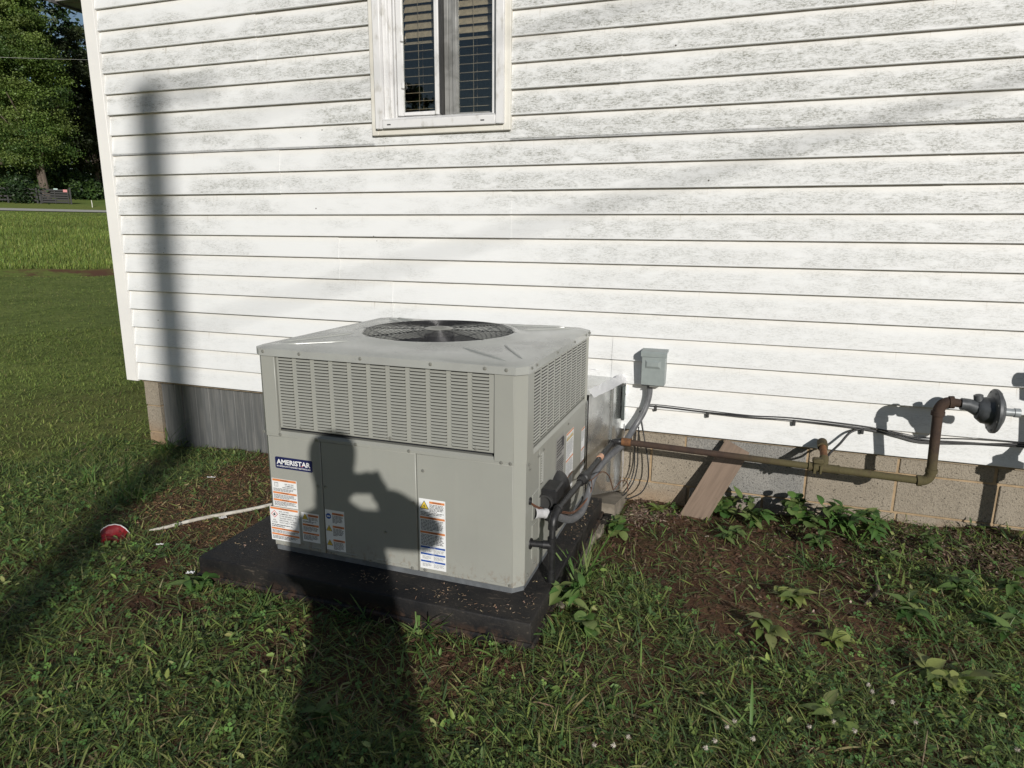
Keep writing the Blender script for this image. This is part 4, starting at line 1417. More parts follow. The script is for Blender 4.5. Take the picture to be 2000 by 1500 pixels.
mb = MB().add(vs, [(j * nseg + k, j * nseg + (k + 1) % nseg, (j + 1) * nseg + (k + 1) % nseg, (j + 1) * nseg + k) for j in range(nh) for k in range(nseg)] + [tuple(range(nseg))[::-1]])
mb.build("cup_wall", M_RED, cup, 14)
rim = [Vector(v) for v in vs[-nseg:]]
MB().tube(rim + [rim[0]], .0026, 6, False).build("rim", M_SCRAP, cup, 60)

a, b_ = (1.455, -1.325), (1.80, -.86)
stick = tag(MB().tube([(a[0] + (b_[0] - a[0]) * i / 8 + .006 * math.sin(i * 1.3), a[1] + (b_[1] - a[1]) * i / 8, gz(a[0] + (b_[0] - a[0]) * i / 8, a[1] + (b_[1] - a[1]) * i / 8) + .010 + .0022 * i) for i in range(9)], [.005, .008, .0088, .009, .0092, .0095, .009, .009, .008], 8).build("pale_stick", M_STICK, None, 50), "long pale weathered stick lying on bare soil left of the pad", "stick")


def scrap(nm, label, cat, x, y, sx, sy_, mat, rz, lift=.012, group=None):
    n = 4
    vs = [((i / n - .5) * sx, (j / n - .5) * sy_, .003 * math.sin(3 * i + 2 * j) + lift) for i in range(n + 1) for j in range(n + 1)]
    o = MB().add(vs, [(i * 5 + j, i * 5 + j + 1, i * 5 + j + 6, i * 5 + j + 5) for i in range(n) for j in range(n)]).build(nm, mat)
    o.location = (x, y, gz(x, y)); o.rotation_euler = (0, 0, rz)
    tag(o, label, cat, group)
scrap("paper_scrap", "white scrap touching the left corner of the black pad", "scrap", 1.975, -1.60, .030, .018, M_SCRAP, .4, .03)
scrap("paper_scrap", "crumpled pale scrap lying against the pale stick", "scrap", 1.66, -1.07, .035, .03, M_SCRAP, .9)
scrap("paper_scrap", "thin white strip on the wood chips beside the metal skirting", "scrap", 1.10, -.55, .05, .006, M_SCRAP, .3)
scrap("paper_scrap", "small white chip on the grass between the red cup and the pad", "scrap", 1.62, -1.42, .035, .008, M_SCRAP, .5)
tw_ = tag(MB().tube([(4.60, -.88, gz(4.6, -.88) + .012), (4.66, -.78, gz(4.66, -.78) + .014), (4.67, -.66, gz(4.67, -.66) + .016)], [.006, .008, .006], 6).build("broken_twig", M_POLE, None, 50), "short broken twig on the soil among the weeds", "twig")


# ------------------------------------------------------------------ vegetation helpers
def rays_to_ground(px, py, zg=-.40):
    d = RGT * ((px - 1000) / 1303.8) + UPV * (-(py - 750) / 1303.8) + FWD
    t = (zg - CAM.z) / d.z
    p = CAM + d * t
    for _ in range(4):
        t = (gz(p.x, p.y) - CAM.z) / d.z
        p = CAM + d * t
    return p.x, p.y


def blade_arrays(P, L, Wd, az, lean, curl, nseg=3, tilt=None):
    """many blades at once: returns verts (N*(2*nseg+1)) and quads/tri as quads"""
    N = len(P)
    ts = np.linspace(0, 1, nseg + 1)
    dx, dy = np.cos(az), np.sin(az)
    V = np.empty((N, nseg + 1, 2, 3))
    h = np.zeros(N); r = np.zeros(N)
    ang = lean.copy()
    pos = np.zeros((N, 3)); pos[:] = P
    wv = np.stack([-dy, dx, np.zeros(N)], 1)
    tw = rng.uniform(-.5, .5, N)
    wv[:, 2] = tw
    wv /= np.linalg.norm(wv, axis=1)[:, None]
    for i, t in enumerate(ts):
        w = Wd * (0.55 + 1.0 * t) * (1 - t) ** .6 * 1.15 if i < nseg else Wd * .06
        if i == 0: w = Wd * .5
        V[:, i, 0] = pos - wv * (w / 2)[:, None]
        V[:, i, 1] = pos + wv * (w / 2)[:, None]
        st = L / nseg
        pos = pos + np.stack([dx * np.sin(ang) * st, dy * np.sin(ang) * st, np.cos(ang) * st], 1)
        ang = ang + curl / nseg
    nv = (nseg + 1) * 2
    base = (np.arange(N) * nv)[:, None]
    q = []
    for i in range(nseg):
        q.append(np.stack([base[:, 0] + 2 * i, base[:, 0] + 2 * i + 1, base[:, 0] + 2 * i + 3, base[:, 0] + 2 * i + 2], 1))
    return V.reshape(-1, 3), np.concatenate(q), nv


def keep_above(V):
    g = ground_z(V[:, 0], V[:, 1]) + .002
    V[:, 2] = np.maximum(V[:, 2], g)
    return V


def pad_free(x, y, m=.0):
    return ~((x > 1.99 - m) & (x < 3.475 + m) & (y > -1.605 - m) & (y < .1)) & ~((y > .015) & (x > 0))


def dirt(x, y):
    """0..1 bare soil"""
    d = np.zeros_like(x)
    # right of the pad up to the foundation
    a = .93 * sstep(3.45, 3.55, x) * (1 - sstep(4.45, 5.1, x)) * sstep(-1.20, -.98, y + (vnoise(x, y, 2.2, 31) - .5) * .60)
    b_ = sstep(4.2, 4.6, x) * sstep(-.80, -.55, y + (vnoise(x, y, 2.0, 33) - .5) * .55) * .72
    # left, between the skirting and the pad
    c_ = .9 * sstep(.80, 1.05, x + (vnoise(x, y, 3, 35) - .5) * .3) * (1 - sstep(2.05, 2.1, x)) * sstep(-1.42, -1.1, y + (x - 1.3) * .25 + (vnoise(x, y, 3, 36) - .5) * .35)
    e = np.exp(-(((x - 2.02) / .26) ** 2 + ((y + 1.83) / .13) ** 2)) * 1.15
    e2 = np.exp(-(((x - 1.80) / .22) ** 2 + ((y + 1.60) / .16) ** 2)) * .9
    e3 = np.exp(-(((x - 3.35) / .22) ** 2 + ((y + 1.72) / .06) ** 2)) * .9
    p = sstep(.60, .74, vnoise(x, y, 2.6, 41)) * .60
    return np.clip(np.maximum.reduce([a, b_, c_, e, e2, e3, p]), 0, 1)


def mixcol(N, cols, wts, sd=.16):
    cols = np.array(cols)
    idx = rng.choice(len(cols), N, p=np.array(wts) / sum(wts))
    return np.clip(cols[idx] * rng.normal(1, sd, (N, 1)) * rng.normal(1, .05, (N, 3)), .004, 1)


GREENS = [(.130, .185, .048), (.080, .128, .038), (.190, .230, .062), (.062, .102, .038), (.225, .235, .088), (.26, .21, .12)]

# ---- near turf: broad crabgrass blades
def scatter(n, x0, x1, y0, y1, dens):
    x = rng.uniform(x0, x1, n); y = rng.uniform(y0, y1, n)
    k = rng.random(n) < dens(x, y)
    return x[k], y[k]


def clumpy(x, y, s=5.0, seed=50):
    return .45 + .9 * vnoise(x, y, s, seed) * vnoise(x, y, s * 2.7, seed + 1) * 1.6


def near_dens(x, y):
    return pad_free(x, y, .0) * np.clip(1 - dirt(x, y) * .97, 0, 1) * clumpy(x, y)


parts_v, parts_f, parts_t = [], [], []
off = 0
def push(V, Q, T):
    global off
    parts_v.append(V); parts_f.append(Q + off); parts_t.append(T); off += len(V)


x, y = scatter(130000, -.4, 6.2, -3.1, .0, near_dens)
N = len(x)
P = np.stack([x, y, ground_z(x, y)], 1)
az = rng.uniform(0, 2 * np.pi, N) + 1.2 * (vnoise(x, y, 4, 77) - .5)
V, Q, nv = blade_arrays(P, rng.gamma(6, .0072, N) + .016, rng.uniform(.0036, .0088, N), az, rng.uniform(.85, 1.5, N), rng.uniform(.0, .8, N))
push(keep_above(V), Q, np.repeat(mixcol(N, GREENS, [5, 5, 3, 4, 2, .8]), nv, 0))
# fine blades
x, y = scatter(210000, -.4, 6.2, -3.1, .0, near_dens)
N = len(x)
P = np.stack([x, y, ground_z(x, y)], 1)
V, Q, nv = blade_arrays(P, rng.gamma(5, .0085, N) + .01, rng.uniform(.0018, .0036, N), rng.uniform(0, 6.3, N), rng.uniform(.6, 1.45, N), rng.uniform(.2, 1.2, N), 2)
push(keep_above(V), Q, np.repeat(mixcol(N, GREENS, [5, 4, 4, 3, 2, 1.5]), nv, 0))
# dry thatch lying flat
x, y = scatter(26000, -.4, 6.2, -3.1, .0, lambda x, y: pad_free(x, y) * (.12 + .25 * vnoise(x, y, 3, 61) + .35 * dirt(x, y)))
N = len(x)
P = np.stack([x, y, ground_z(x, y) + .003], 1)
V, Q, nv = blade_arrays(P, rng.gamma(4, .014, N) + .01, rng.uniform(.0012, .0026, N), rng.uniform(0, 6.3, N), rng.uniform(1.35, 1.55, N), rng.uniform(-.1, .3, N), 2)
push(keep_above(V), Q, np.repeat(mixcol(N, [(.20, .15, .09), (.13, .09, .055), (.08, .055, .035)], [2, 3, 3]), nv, 0))
npmesh("grass", np.concatenate(parts_v), np.concatenate(parts_f), M_GRASS, kind="stuff", tint=np.concatenate(parts_t))
print("near grass faces", sum(len(f) for f in parts_f))

# ---- clover and small rounded leaves
def clover_mass(n, dens, size=(.006, .012)):
    x, y = scatter(n, .3, 6.2, -3.1, .0, dens)
    N = len(x)
    g = ground_z(x, y)
    h = rng.uniform(.012, .048, N)
    s = rng.uniform(*size, N)
    col = mixcol(N, [(.095, .185, .050), (.140, .235, .060), (.070, .145, .044), (.19, .24, .07)], [4, 3, 3, 1])
    Vs, Qs, Ts = [], [], []
    rot = rng.uniform(0, 6.3, N)
    tl = rng.uniform(-.5, .5, (N, 2))
    o = 0
    for k in range(3):
        a = rot + k * 2.094
        c, s_ = np.cos(a), np.sin(a)
        def pt(u, v):
            X = u * s * c - v * s * s_; Y = u * s * s_ + v * s * c
            Z = g + h + tl[:, 0] * X * 1.0 + tl[:, 1] * Y - abs(v) * s * .25
            return np.stack([x + X, y + Y, Z], 1)
        q = [pt(0.05, 0), pt(.75, -.62), pt(1.15, 0), pt(.75, .62)]
        Vs.append(np.stack(q, 1).reshape(-1, 3))
        Qs.append(np.arange(4 * N).reshape(N, 4) + o); o += 4 * N
        Ts.append(np.repeat(col, 4, 0))
    return np.concatenate(Vs), np.concatenate(Qs), np.concatenate(Ts)


def clover_dens(x, y):
    base = sstep(.42, .62, vnoise(x, y, 1.8, 90)) * (.35 + .65 * sstep(-1.5, -2.1, y + (x - 3.5) * .12))
    return pad_free(x, y, .03) * (1 - dirt(x, y)) * np.clip(base * (.55 + .45 * sstep(2.8, 3.8, x)) + .10, 0, 1)


V, Q, T = clover_mass(52000, clover_dens)
npmesh("clover", V, Q, M_LEAF, kind="stuff", tint=T)

# ---- small broad leaves of low weeds matted through the turf
def leaf_mass(nm, n, dens, size, cols, wts, hmax, flat):
    x, y = scatter(n, -.2, 6.2, -3.1, .0, dens)
    # several leaves round each sprig
    reps = rng.integers(2, 6, len(x))
    x = np.repeat(x, reps); y = np.repeat(y, reps)
    N = len(x)
    a = rng.uniform(0, 6.3, N)
    L = rng.uniform(*size, N); Wd = L * rng.uniform(.32, .55, N)
    x = x + np.cos(a) * L * .3; y = y + np.sin(a) * L * .3
    k = pad_free(x, y, .01)
    x, y, a, L, Wd = x[k], y[k], a[k], L[k], Wd[k]; N = len(x)
    z = ground_z(x, y) + rng.uniform(.004, hmax, N)
    el = rng.normal(flat, .38, N); roll = rng.normal(0, .45, N); fold = rng.uniform(.1, .45, N)
    d = np.stack([np.cos(a) * np.cos(el), np.sin(a) * np.cos(el), np.sin(el)], 1)
    w = np.stack([-np.sin(a) * np.cos(roll), np.cos(a) * np.cos(roll), np.sin(roll)], 1)
    nr = np.cross(d, w)
    P = np.stack([x, y, z], 1)
    def pt(u, v):
        return P + d * (L * u)[:, None] + w * (Wd * v)[:, None] + nr * (Wd * abs(v) * fold - L * .18 * u * u)[:, None]
    V = np.stack([pt(0, 0), pt(.28, .48), pt(.68, .36), pt(1, 0), pt(.68, -.36), pt(.28, -.48)], 1).reshape(-1, 3)
    b0 = np.arange(N) * 6
    Q = np.concatenate([np.stack([b0, b0 + 1, b0 + 2, b0 + 3], 1), np.stack([b0, b0 + 3, b0 + 4, b0 + 5], 1)])
    return npmesh(nm, keep_above(V), Q, M_LEAF, kind="stuff", tint=np.repeat(mixcol(N, cols, wts), 6, 0))


leaf_mass("low_weed_leaves", 10500, lambda x, y: pad_free(x, y, .02) * np.clip(1 - .95 * dirt(x, y), 0, 1) * np.clip(.04 + .55 * sstep(.48, .70, vnoise(x, y, 2.3, 120)) + .40 * sstep(3.3, 4.3, x) * sstep(.35, .6, vnoise(x, y, 3.1, 122)), 0, 1), (.012, .036),
          [(.118, .182, .046), (.070, .120, .036), (.190, .250, .066), (.26, .28, .11)], [4, 4.5, 2, 1.1], .035, .35)
leaf_mass("seedling_leaves", 1500, lambda x, y: pad_free(x, y, .02) * dirt(x, y) * sstep(3.4, 3.5, x) * np.clip(.10 + .7 * sstep(.55, .72, vnoise(x, y, 4.3, 131)), 0, 1), (.012, .034),
          [(.09, .165, .044), (.065, .125, .036), (.14, .19, .06)], [4, 4, 1], .02, .2)
# clods of soil on the bare patches
def clods(n):
    x, y = scatter(n, .6, 6.1, -2.0, .0, lambda x, y: pad_free(x, y, .01) * (dirt(x, y) > .4) * (.25 + .75 * vnoise(x, y, 6, 140)))
    N = len(x)
    r_ = rng.gamma(3, .0017, N) + .0015
    z = ground_z(x, y)
    base = np.array([(1, 0, .1), (-.5, .87, 0), (-.5, -.87, .1), (.1, .1, .9)])
    V = np.stack([x, y, z], 1)[:, None] + (base[None] * rng.uniform(.6, 1.3, (N, 4, 1)) + rng.normal(0, .18, (N, 4, 3))) * r_[:, None, None]
    b0 = np.arange(N) * 4
    Q = np.concatenate([np.stack([b0, b0 + 1, b0 + 3], 1), np.stack([b0 + 1, b0 + 2, b0 + 3], 1), np.stack([b0 + 2, b0, b0 + 3], 1)])
    npmesh("soil_clods", V.reshape(-1, 3), Q, M_CHIP, kind="stuff", tint=np.repeat(mixcol(N, [(.105, .056, .034), (.075, .041, .026), (.14, .080, .050)], [4, 4, 1]), 4, 0))
clods(30000)

# ---- lawn to the left and on towards the ditch
Vs, Qs, Ts = [], [], []
off = 0
tt = np.concatenate([3 + 9 * rng.random(60000) ** .8, 8 + 21 * rng.random(52000) ** .9])
ss = (rng.random(len(tt)) - .5)
azv = np.radians(-60 + 34 * rng.random(len(tt)))
x = CAM.x + np.sin(azv) * tt; y = CAM.y + np.cos(azv) * tt
k = ((x < .05) | (y < -3)) & ~((x > -.12) & (y > 0)) & (x < .2)
x, y, tt = x[k], y[k], tt[k]
N = len(x)
P = np.stack([x, y, ground_z(x, y)], 1)
sc = 1 + tt / 14
V, Q, nv = blade_arrays(P, (rng.gamma(6, .0036, N) + .010) * np.sqrt(sc) * (1.0 + .9 * (1 - sstep(4.6, 6.2, tt))), rng.uniform(.0028, .0055, N) * sc, rng.uniform(0, 6.3, N), rng.uniform(.5, 1.35, N), rng.uniform(.2, 1.0, N), 2)
lv = (.75 + .5 * vnoise(x, y, .8, 71))[:, None]
npmesh("lawn_grass", keep_above(V), Q, M_GRASS, kind="stuff", tint=np.repeat(mixcol(N, [(.155, .205, .050), (.19, .235, .062), (.12, .168, .042), (.22, .21, .09)], [4, 4, 3, 1.1]) * lv, nv, 0))
# taller rough grass on the bank beyond the ditch
tt = 31.25 + 44.8 * rng.random(70000) ** 1.15
azv = np.radians(-62 + 24 * rng.random(len(tt)))
hh = tt / np.cos(azv - math.atan2(UX, UY))
x = CAM.x + np.sin(azv) * hh; y = CAM.y + np.cos(azv) * hh
N = len(x)
P = np.stack([x, y, ground_z(x, y)], 1)
V, Q, nv = blade_arrays(P, rng.uniform(.12, .30, N) * (1 - .7 * sstep(62, 73, tdist(x, y))), rng.uniform(.012, .028, N) * (1 + tdist(x, y) / 120), rng.uniform(0, 6.3, N), rng.uniform(.1, .7, N), rng.uniform(.2, .9, N), 2)
lv = (.7 + .6 * vnoise(x, y, .35, 73))[:, None]
npmesh("field_grass", V, Q, M_GRASS, kind="stuff", tint=np.repeat(mixcol(N, [(.16, .22, .048), (.20, .25, .058), (.115, .175, .04), (.24, .25, .08)], [4, 4, 3, 1]) * lv, nv, 0))

# ---- litter: wood chips left of the pad, leaf litter at right, flakes on the pad
def flakes(n, fx, colors, wts, ln=(.008, .03), wd=(.003, .009), zoff=None):
    x, y = fx(n)
    N = len(x)
    z = (ground_z(x, y) if zoff is None else np.full(N, zoff)) + rng.uniform(.002, .010, N)
    L = rng.uniform(*ln, N); Wd = rng.uniform(*wd, N); a = rng.uniform(0, 6.3, N)
    ca, sa = np.cos(a), np.sin(a)
    tl = rng.normal(0, .22, N); ro = rng.normal(0, .35, N)
    q = []
    for u, v in ((-1, -1), (1, -.6), (1.1, .7), (-.9, 1)):
        X = u * L / 2; Y = v * Wd / 2
        q.append(np.stack([x + X * ca - Y * sa, y + X * sa + Y * ca, z + tl * X + ro * Y + .25 * L * .12 * (u > 0)], 1))
    V = np.stack(q, 1).reshape(-1, 3)
    return V, np.arange(4 * N).reshape(N, 4), np.repeat(mixcol(N, colors, wts), 4, 0)


def g1(n):
    x = rng.uniform(.7, 2.1, n); y = rng.uniform(-1.35, -.02, n)
    k = (rng.random(n) < dirt(x, y)) & pad_free(x, y)
    return x[k], y[k]
V1 = flakes(9000, g1, [(.30, .18, .085), (.20, .115, .055), (.11, .065, .035), (.36, .26, .15)], [3, 4, 4, 1], (.006, .026), (.002, .006))
npmesh("wood_chips", *V1[:2], M_CHIP, kind="stuff", tint=V1[2])
def g2(n):
    x = np.concatenate([rng.normal(5.15, .33, n // 2), rng.normal(3.62, .09, n // 4), rng.uniform(3.5, 6, n // 10)])
    y = np.concatenate([rng.normal(-.25, .16, n // 2), rng.normal(-.16, .09, n // 4), rng.uniform(-1.1, 0, n // 10)])
    k = (y < .01) & pad_free(x, y) & ~((x < 3.55) & (y > -.38))
    return x[k], y[k]
V1 = flakes(7000, g2, [(.26, .19, .14), (.17, .115, .08), (.10, .068, .048), (.40, .33, .27)], [3, 4, 5, .6], (.006, .026), (.003, .010))
npmesh("leaf_litter", *V1[:2], M_CHIP, kind="stuff", tint=V1[2])
def g3(n):
    cx_ = [(3.05, -1.50, .06, .035), (3.16, -1.52, .10, .03), (2.12, -1.40, .05, .05), (3.40, -1.42, .03, .06), (3.42, -.55, .02, .12), (3.42, -.8, .02, .08), (2.75, -1.50, .05, .02), (3.22, -1.55, .16, .02)]
    xs, ys = [], []
    for cx__, cy__, sx_, sy_ in cx_:
        xs.append(rng.normal(cx__, sx_, n // 8)); ys.append(rng.normal(cy__, sy_, n // 8))
    x = np.concatenate(xs); y = np.concatenate(ys)
    k = (x > 2.02) & (x < 3.45) & (y > -1.578) & (y < -.39) & ~((x > 2.225) & (x < 3.37) & (y > -1.425))
    return x[k], y[k]
V1 = flakes(300, g3, [(.30, .22, .15), (.22, .15, .10), (.14, .10, .07)], [3, 3, 2], (.004, .014), (.002, .005), -.2725)
npmesh("pad_litter", *V1[:2], M_CHIP, kind="stuff", tint=V1[2])


# ---- individual weeds
def leaf_mesh(nm, L, Wd, bend, fold, col, shape='ovate', n=6):
    vs, fs, m = [], [], []
    for i in range(n + 1):
        t = i / n
        if shape == 'ovate': w = Wd * math.sin(math.pi * min(1, t * .97 + .03) ** .75) * (1 - .25 * t)
        elif shape == 'round': w = Wd * math.sqrt(max(0, 1 - (2 * t - 1) ** 2)) * 1.0
        else: w = Wd * (0.5 + 1.0 * t) * (1 - t) ** .6 * 1.2
        w = max(w, Wd * .03)
        a = bend * t
        x_ = L * (math.sin(a) / bend if abs(bend) > .01 else t)
        z_ = -L * ((1 - math.cos(a)) / bend if abs(bend) > .01 else 0)
        vs += [(x_, -w / 2, z_ + fold * w * .5), (x_, 0, z_), (x_, w / 2, z_ + fold * w * .5)]
    for i in range(n):
        fs += [(i * 3, i * 3 + 1, i * 3 + 4, i * 3 + 3), (i * 3 + 1, i * 3 + 2, i * 3 + 5, i * 3 + 4)]
    me = bpy.data.meshes.new(nm)
    me.from_pydata(vs, [], fs)
    me.materials.append(M_LEAF)
    at = me.attributes.new("tint", 'FLOAT_COLOR', 'POINT')
    c = np.array([[*col, 1.0]] * len(vs)); c[1::3, :3] *= 1.15
    at.data.foreach_set("color", c.astype(np.float32).ravel())
    me.polygons.foreach_set("use_smooth", [True] * len(fs))
    me.update()
    return me


def leaf_set(base, cols, shape, L, Wd):
    return [leaf_mesh("leaf", L * random.uniform(.8, 1.15), Wd * random.uniform(.85, 1.15), random.uniform(.3, 1.1), random.uniform(.1, .5), c, shape) for c in cols]


BRIGHT = [(.066, .138, .032), (.088, .165, .038), (.050, .112, .028), (.115, .175, .052), (.14, .18, .06)]
MIDG = [(.060, .115, .030), (.080, .135, .036), (.048, .095, .028), (.10, .145, .045)]
YELL = [(.16, .20, .05), (.20, .23, .07), (.12, .17, .045), (.18, .20, .08)]
SETS = {'round': leaf_set(0, BRIGHT, 'round', .056, .050), 'ovate': leaf_set(0, BRIGHT, 'ovate', .080, .040), 'pale': leaf_set(0, YELL, 'ovate', .082, .046), 'mid': leaf_set(0, MIDG, 'ovate', .062, .028),
        'blade': leaf_set(0, MIDG, 'blade', .13, .008), 'bladeb': leaf_set(0, BRIGHT, 'blade', .16, .0085)}
STEM_M = plain("weed_stem", (.09, .12, .04), .6)


def weed(nm, label, px, py, kind, n, h, spread, group=None):
    x_, y_ = rays_to_ground(px, py)
    y_ = min(y_, -.02)
    t = thing(nm, label, "weed", (x_, y_, gz(x_, y_) - .004), group)
    r_ = random.Random(int(px * 7 + py))
    if kind in ('blade', 'bladeb'):
        for i in range(n):
            o = link("blade", r_.choice(SETS[kind]), t)
            s = r_.uniform(.6, 1.25) * h / .13
            o.scale = (s, r_.uniform(.8, 1.3), s)
            o.location = (r_.gauss(0, spread * .25), r_.gauss(0, spread * .25), 0)
            o.rotation_euler = (r_.uniform(-.5, .5), -r_.uniform(.15, 1.25), r_.uniform(0, 6.28))
        return t
    mb = MB()
    n = int(n * 1.9)
    ns = max(3, n // 6)
    tips = []
    for i in range(ns):
        a = r_.uniform(0, 6.28); rr = spread * r_.uniform(.2, 1)
        tip = Vector((rr * math.cos(a), rr * math.sin(a), h * r_.uniform(.55, 1.1)))
        pts = [Vector((0, 0, -.01)), tip * .5 + Vector((0, 0, h * .12)), tip]
        mb.tube(pts, [.0022, .0018, .0012], 4)
        tips.append(pts)
    mb.build("stem", STEM_M, t)
    for i in range(n):
        pts = tips[i % ns]
        k = r_.uniform(.35, 1.0)
        p = pts[1].lerp(pts[2], (k - .5) * 2) if k > .5 else pts[0].lerp(pts[1], k * 2)
        o = link("leaf", r_.choice(SETS[kind]), t)
        s = r_.uniform(.65, 1.2)
        o.scale = (s, s, s)
        o.location = p
        o.rotation_euler = (r_.uniform(-.4, .4), r_.uniform(-.75, .35), r_.uniform(0, 6.28))
    return t


WEEDS = [
    ("broadleaf_weed", "bright round leaved weed tucked against the foot of the leaning board", 1415, 1010, 'round', 22, .13, .10),
    ("broadleaf_weed", "low leafy weed on the wall side just right of the leaning board", 1475, 1022, 'ovate', 24, .11, .13),
    ("broadleaf_weed", "bushy green weed under the mossy tee of the gas pipe", 1565, 1040, 'round', 28, .15, .13),
    ("broadleaf_weed", "tallest bushy weed at the wall below the mossy pipe", 1640, 1045, 'ovate', 30, .18, .14),
    ("broadleaf_weed", "leafy weed at the right end of the green row along the blocks", 1700, 1055, 'ovate', 22, .14, .11),
    ("broadleaf_weed", "bright yellow green seedling beside the dry leaves next to the duct", 1285, 1000, 'pale', 8, .03, .04),
    ("broadleaf_weed", "dark green weed growing beside the middle of the pad edge", 1205, 1050, 'round', 14, .10, .06),
    ("broadleaf_weed", "shiny leaved weed at the front of the black drip leg", 1110, 1190, 'ovate', 18, .13, .08),
    ("broadleaf_weed", "dark leaved weed standing in the brown leaf litter at the right", 1815, 1085, 'mid', 14, .10, .06),
    ("broadleaf_weed", "small two leaved weed on bare soil right of the grass clump", 1735, 1100, 'mid', 6, .05, .04),
    ("broadleaf_weed", "pale yellow broad leaved weed in the low turf left of the twig", 1555, 1185, 'pale', 12, .07, .10),
    ("broadleaf_weed", "drooping large leaved weed with holes in its leaves in the turf", 1490, 1250, 'pale', 8, .09, .08),
    ("broadleaf_weed", "upright weed with long drooping leaves below the broken twig", 1775, 1220, 'ovate', 9, .12, .05),
    ("broadleaf_weed", "mid green weed near the right edge below the leaf litter", 1865, 1170, 'mid', 16, .10, .07),
    ("broadleaf_weed", "weed touching the right edge of the photo above the clover", 1970, 1160, 'mid', 14, .09, .06),
    ("broadleaf_weed", "yellow green weed among the clover near the bottom right corner", 1850, 1330, 'pale', 12, .07, .08),
    ("broadleaf_weed", "two broad pale leaves lying in the clover at the bottom", 1640, 1420, 'pale', 6, .04, .07),
    ("broadleaf_weed", "broad leaved rosette in the photographer's shadow", 620, 1420, 'mid', 9, .05, .08),
    ("broadleaf_weed", "small bright weed by the left corner of the black pad", 385, 1150, 'ovate', 10, .06, .05),
    ("broadleaf_weed", "low trailing weed in front of the green row below the leaning board", 1440, 1060, 'mid', 16, .06, .12),
    ("broadleaf_weed", "low leafy weed in front of the bushy weed under the pipe", 1610, 1075, 'mid', 18, .07, .12),
    ("broadleaf_weed", "ragged weed in low turf at the right edge halfway down", 1960, 1240, 'ovate', 10, .08, .08),
    ("broadleaf_weed", "clump of pale leaves in the turf right of the drooping weed", 1640, 1270, 'pale', 7, .05, .07),
    ("broadleaf_weed", "bright small leaved weed below the pad's front right corner", 1150, 1230, 'round', 9, .05, .06),
    ("grass_clump", "arching green grass clump beside the drip leg at the pad", 1140, 1140, 'bladeb', 26, .19, .08),
    ("grass_clump", "blue green crabgrass clump alone on the bare soil", 1590, 1110, 'blade', 34, .13, .12),
    ("grass_clump", "small grass sprig on the bare soil right of the crabgrass clump", 1720, 1150, 'blade', 12, .09, .05),
    ("grass_clump", "grass tuft growing between the weeds under the gas pipe riser", 1670, 1060, 'bladeb', 14, .18, .06),
    ("grass_clump", "sunlit grass clump in front of the pad at the shadow's right side", 830, 1240, 'bladeb', 30, .14, .10),
    ("grass_clump", "shaded grass clump against the middle of the pad front", 690, 1210, 'blade', 34, .15, .13),
    ("grass_clump", "sunlit crabgrass clump in front of the pad's left half", 500, 1200, 'blade', 30, .12, .12),
    ("grass_clump", "low crabgrass clump at the front right corner of the pad", 1090, 1250, 'blade', 22, .10, .08),
    ("grass_clump", "tall grass clump at the foot of the corner pier", 330, 880, 'bladeb', 40, .22, .16),
    ("grass_clump", "small grass clump on the wood chips by the metal skirting", 405, 905, 'blade', 16, .10, .07),
    ("grass_clump", "shaded clump of long grass by the pole shadow above the red cup", 250, 980, 'bladeb', 36, .18, .16),
    ("grass_clump", "long bladed clump in the lawn left of the pole shadow", 170, 950, 'bladeb', 36, .16, .18),
    ("grass_clump", "grass clump at the end of the pale stick", 330, 1085, 'blade', 24, .12, .09),
    ("grass_clump", "spiky clump in the sunny turf at the right below the twig", 1830, 1250, 'blade', 26, .11, .10),
    ("grass_clump", "upright tuft among the clover blossoms near the bottom", 1470, 1440, 'bladeb', 18, .11, .07),
]
for w_ in WEEDS:
    weed(*w_)
# clover blossoms
fl_me = None
BLOSSOMS = [(1690, 1362, "upper of the two paired white clover blossoms below the yellow green weed's left side"), (1703, 1378, "lower of the two paired white clover blossoms below the yellow green weed's left side"),
            (1750, 1400, "white clover blossom alone right of the paired blossoms"), (1630, 1430, "white clover blossom beside the two broad pale leaves"), (1580, 1446, "white clover blossom between the upright tuft and the pale leaves"),
            (1440, 1430, "topmost white clover blossom left of the upright tuft"), (1470, 1462, "white clover blossom at the foot of the upright tuft"), (1432, 1445, "white clover blossom just below the topmost one left of the tuft"),
            (1790, 1442, "white clover blossom right of the pale leaves towards the corner"), (1655, 1448, "white clover blossom under the two broad pale leaves"), (1200, 1478, "lowest of three white clover blossoms beside the photographer's shadow"),
            (1215, 1466, "highest of three white clover blossoms beside the photographer's shadow"), (1160, 1482, "leftmost white clover blossom in the turf"), (1385, 1486, "white clover blossom touching the bottom edge of the photo"),
            (1985, 1485, "white clover blossom in the bottom right corner"), (1385, 1465, "white clover blossom just above the one at the bottom edge")]
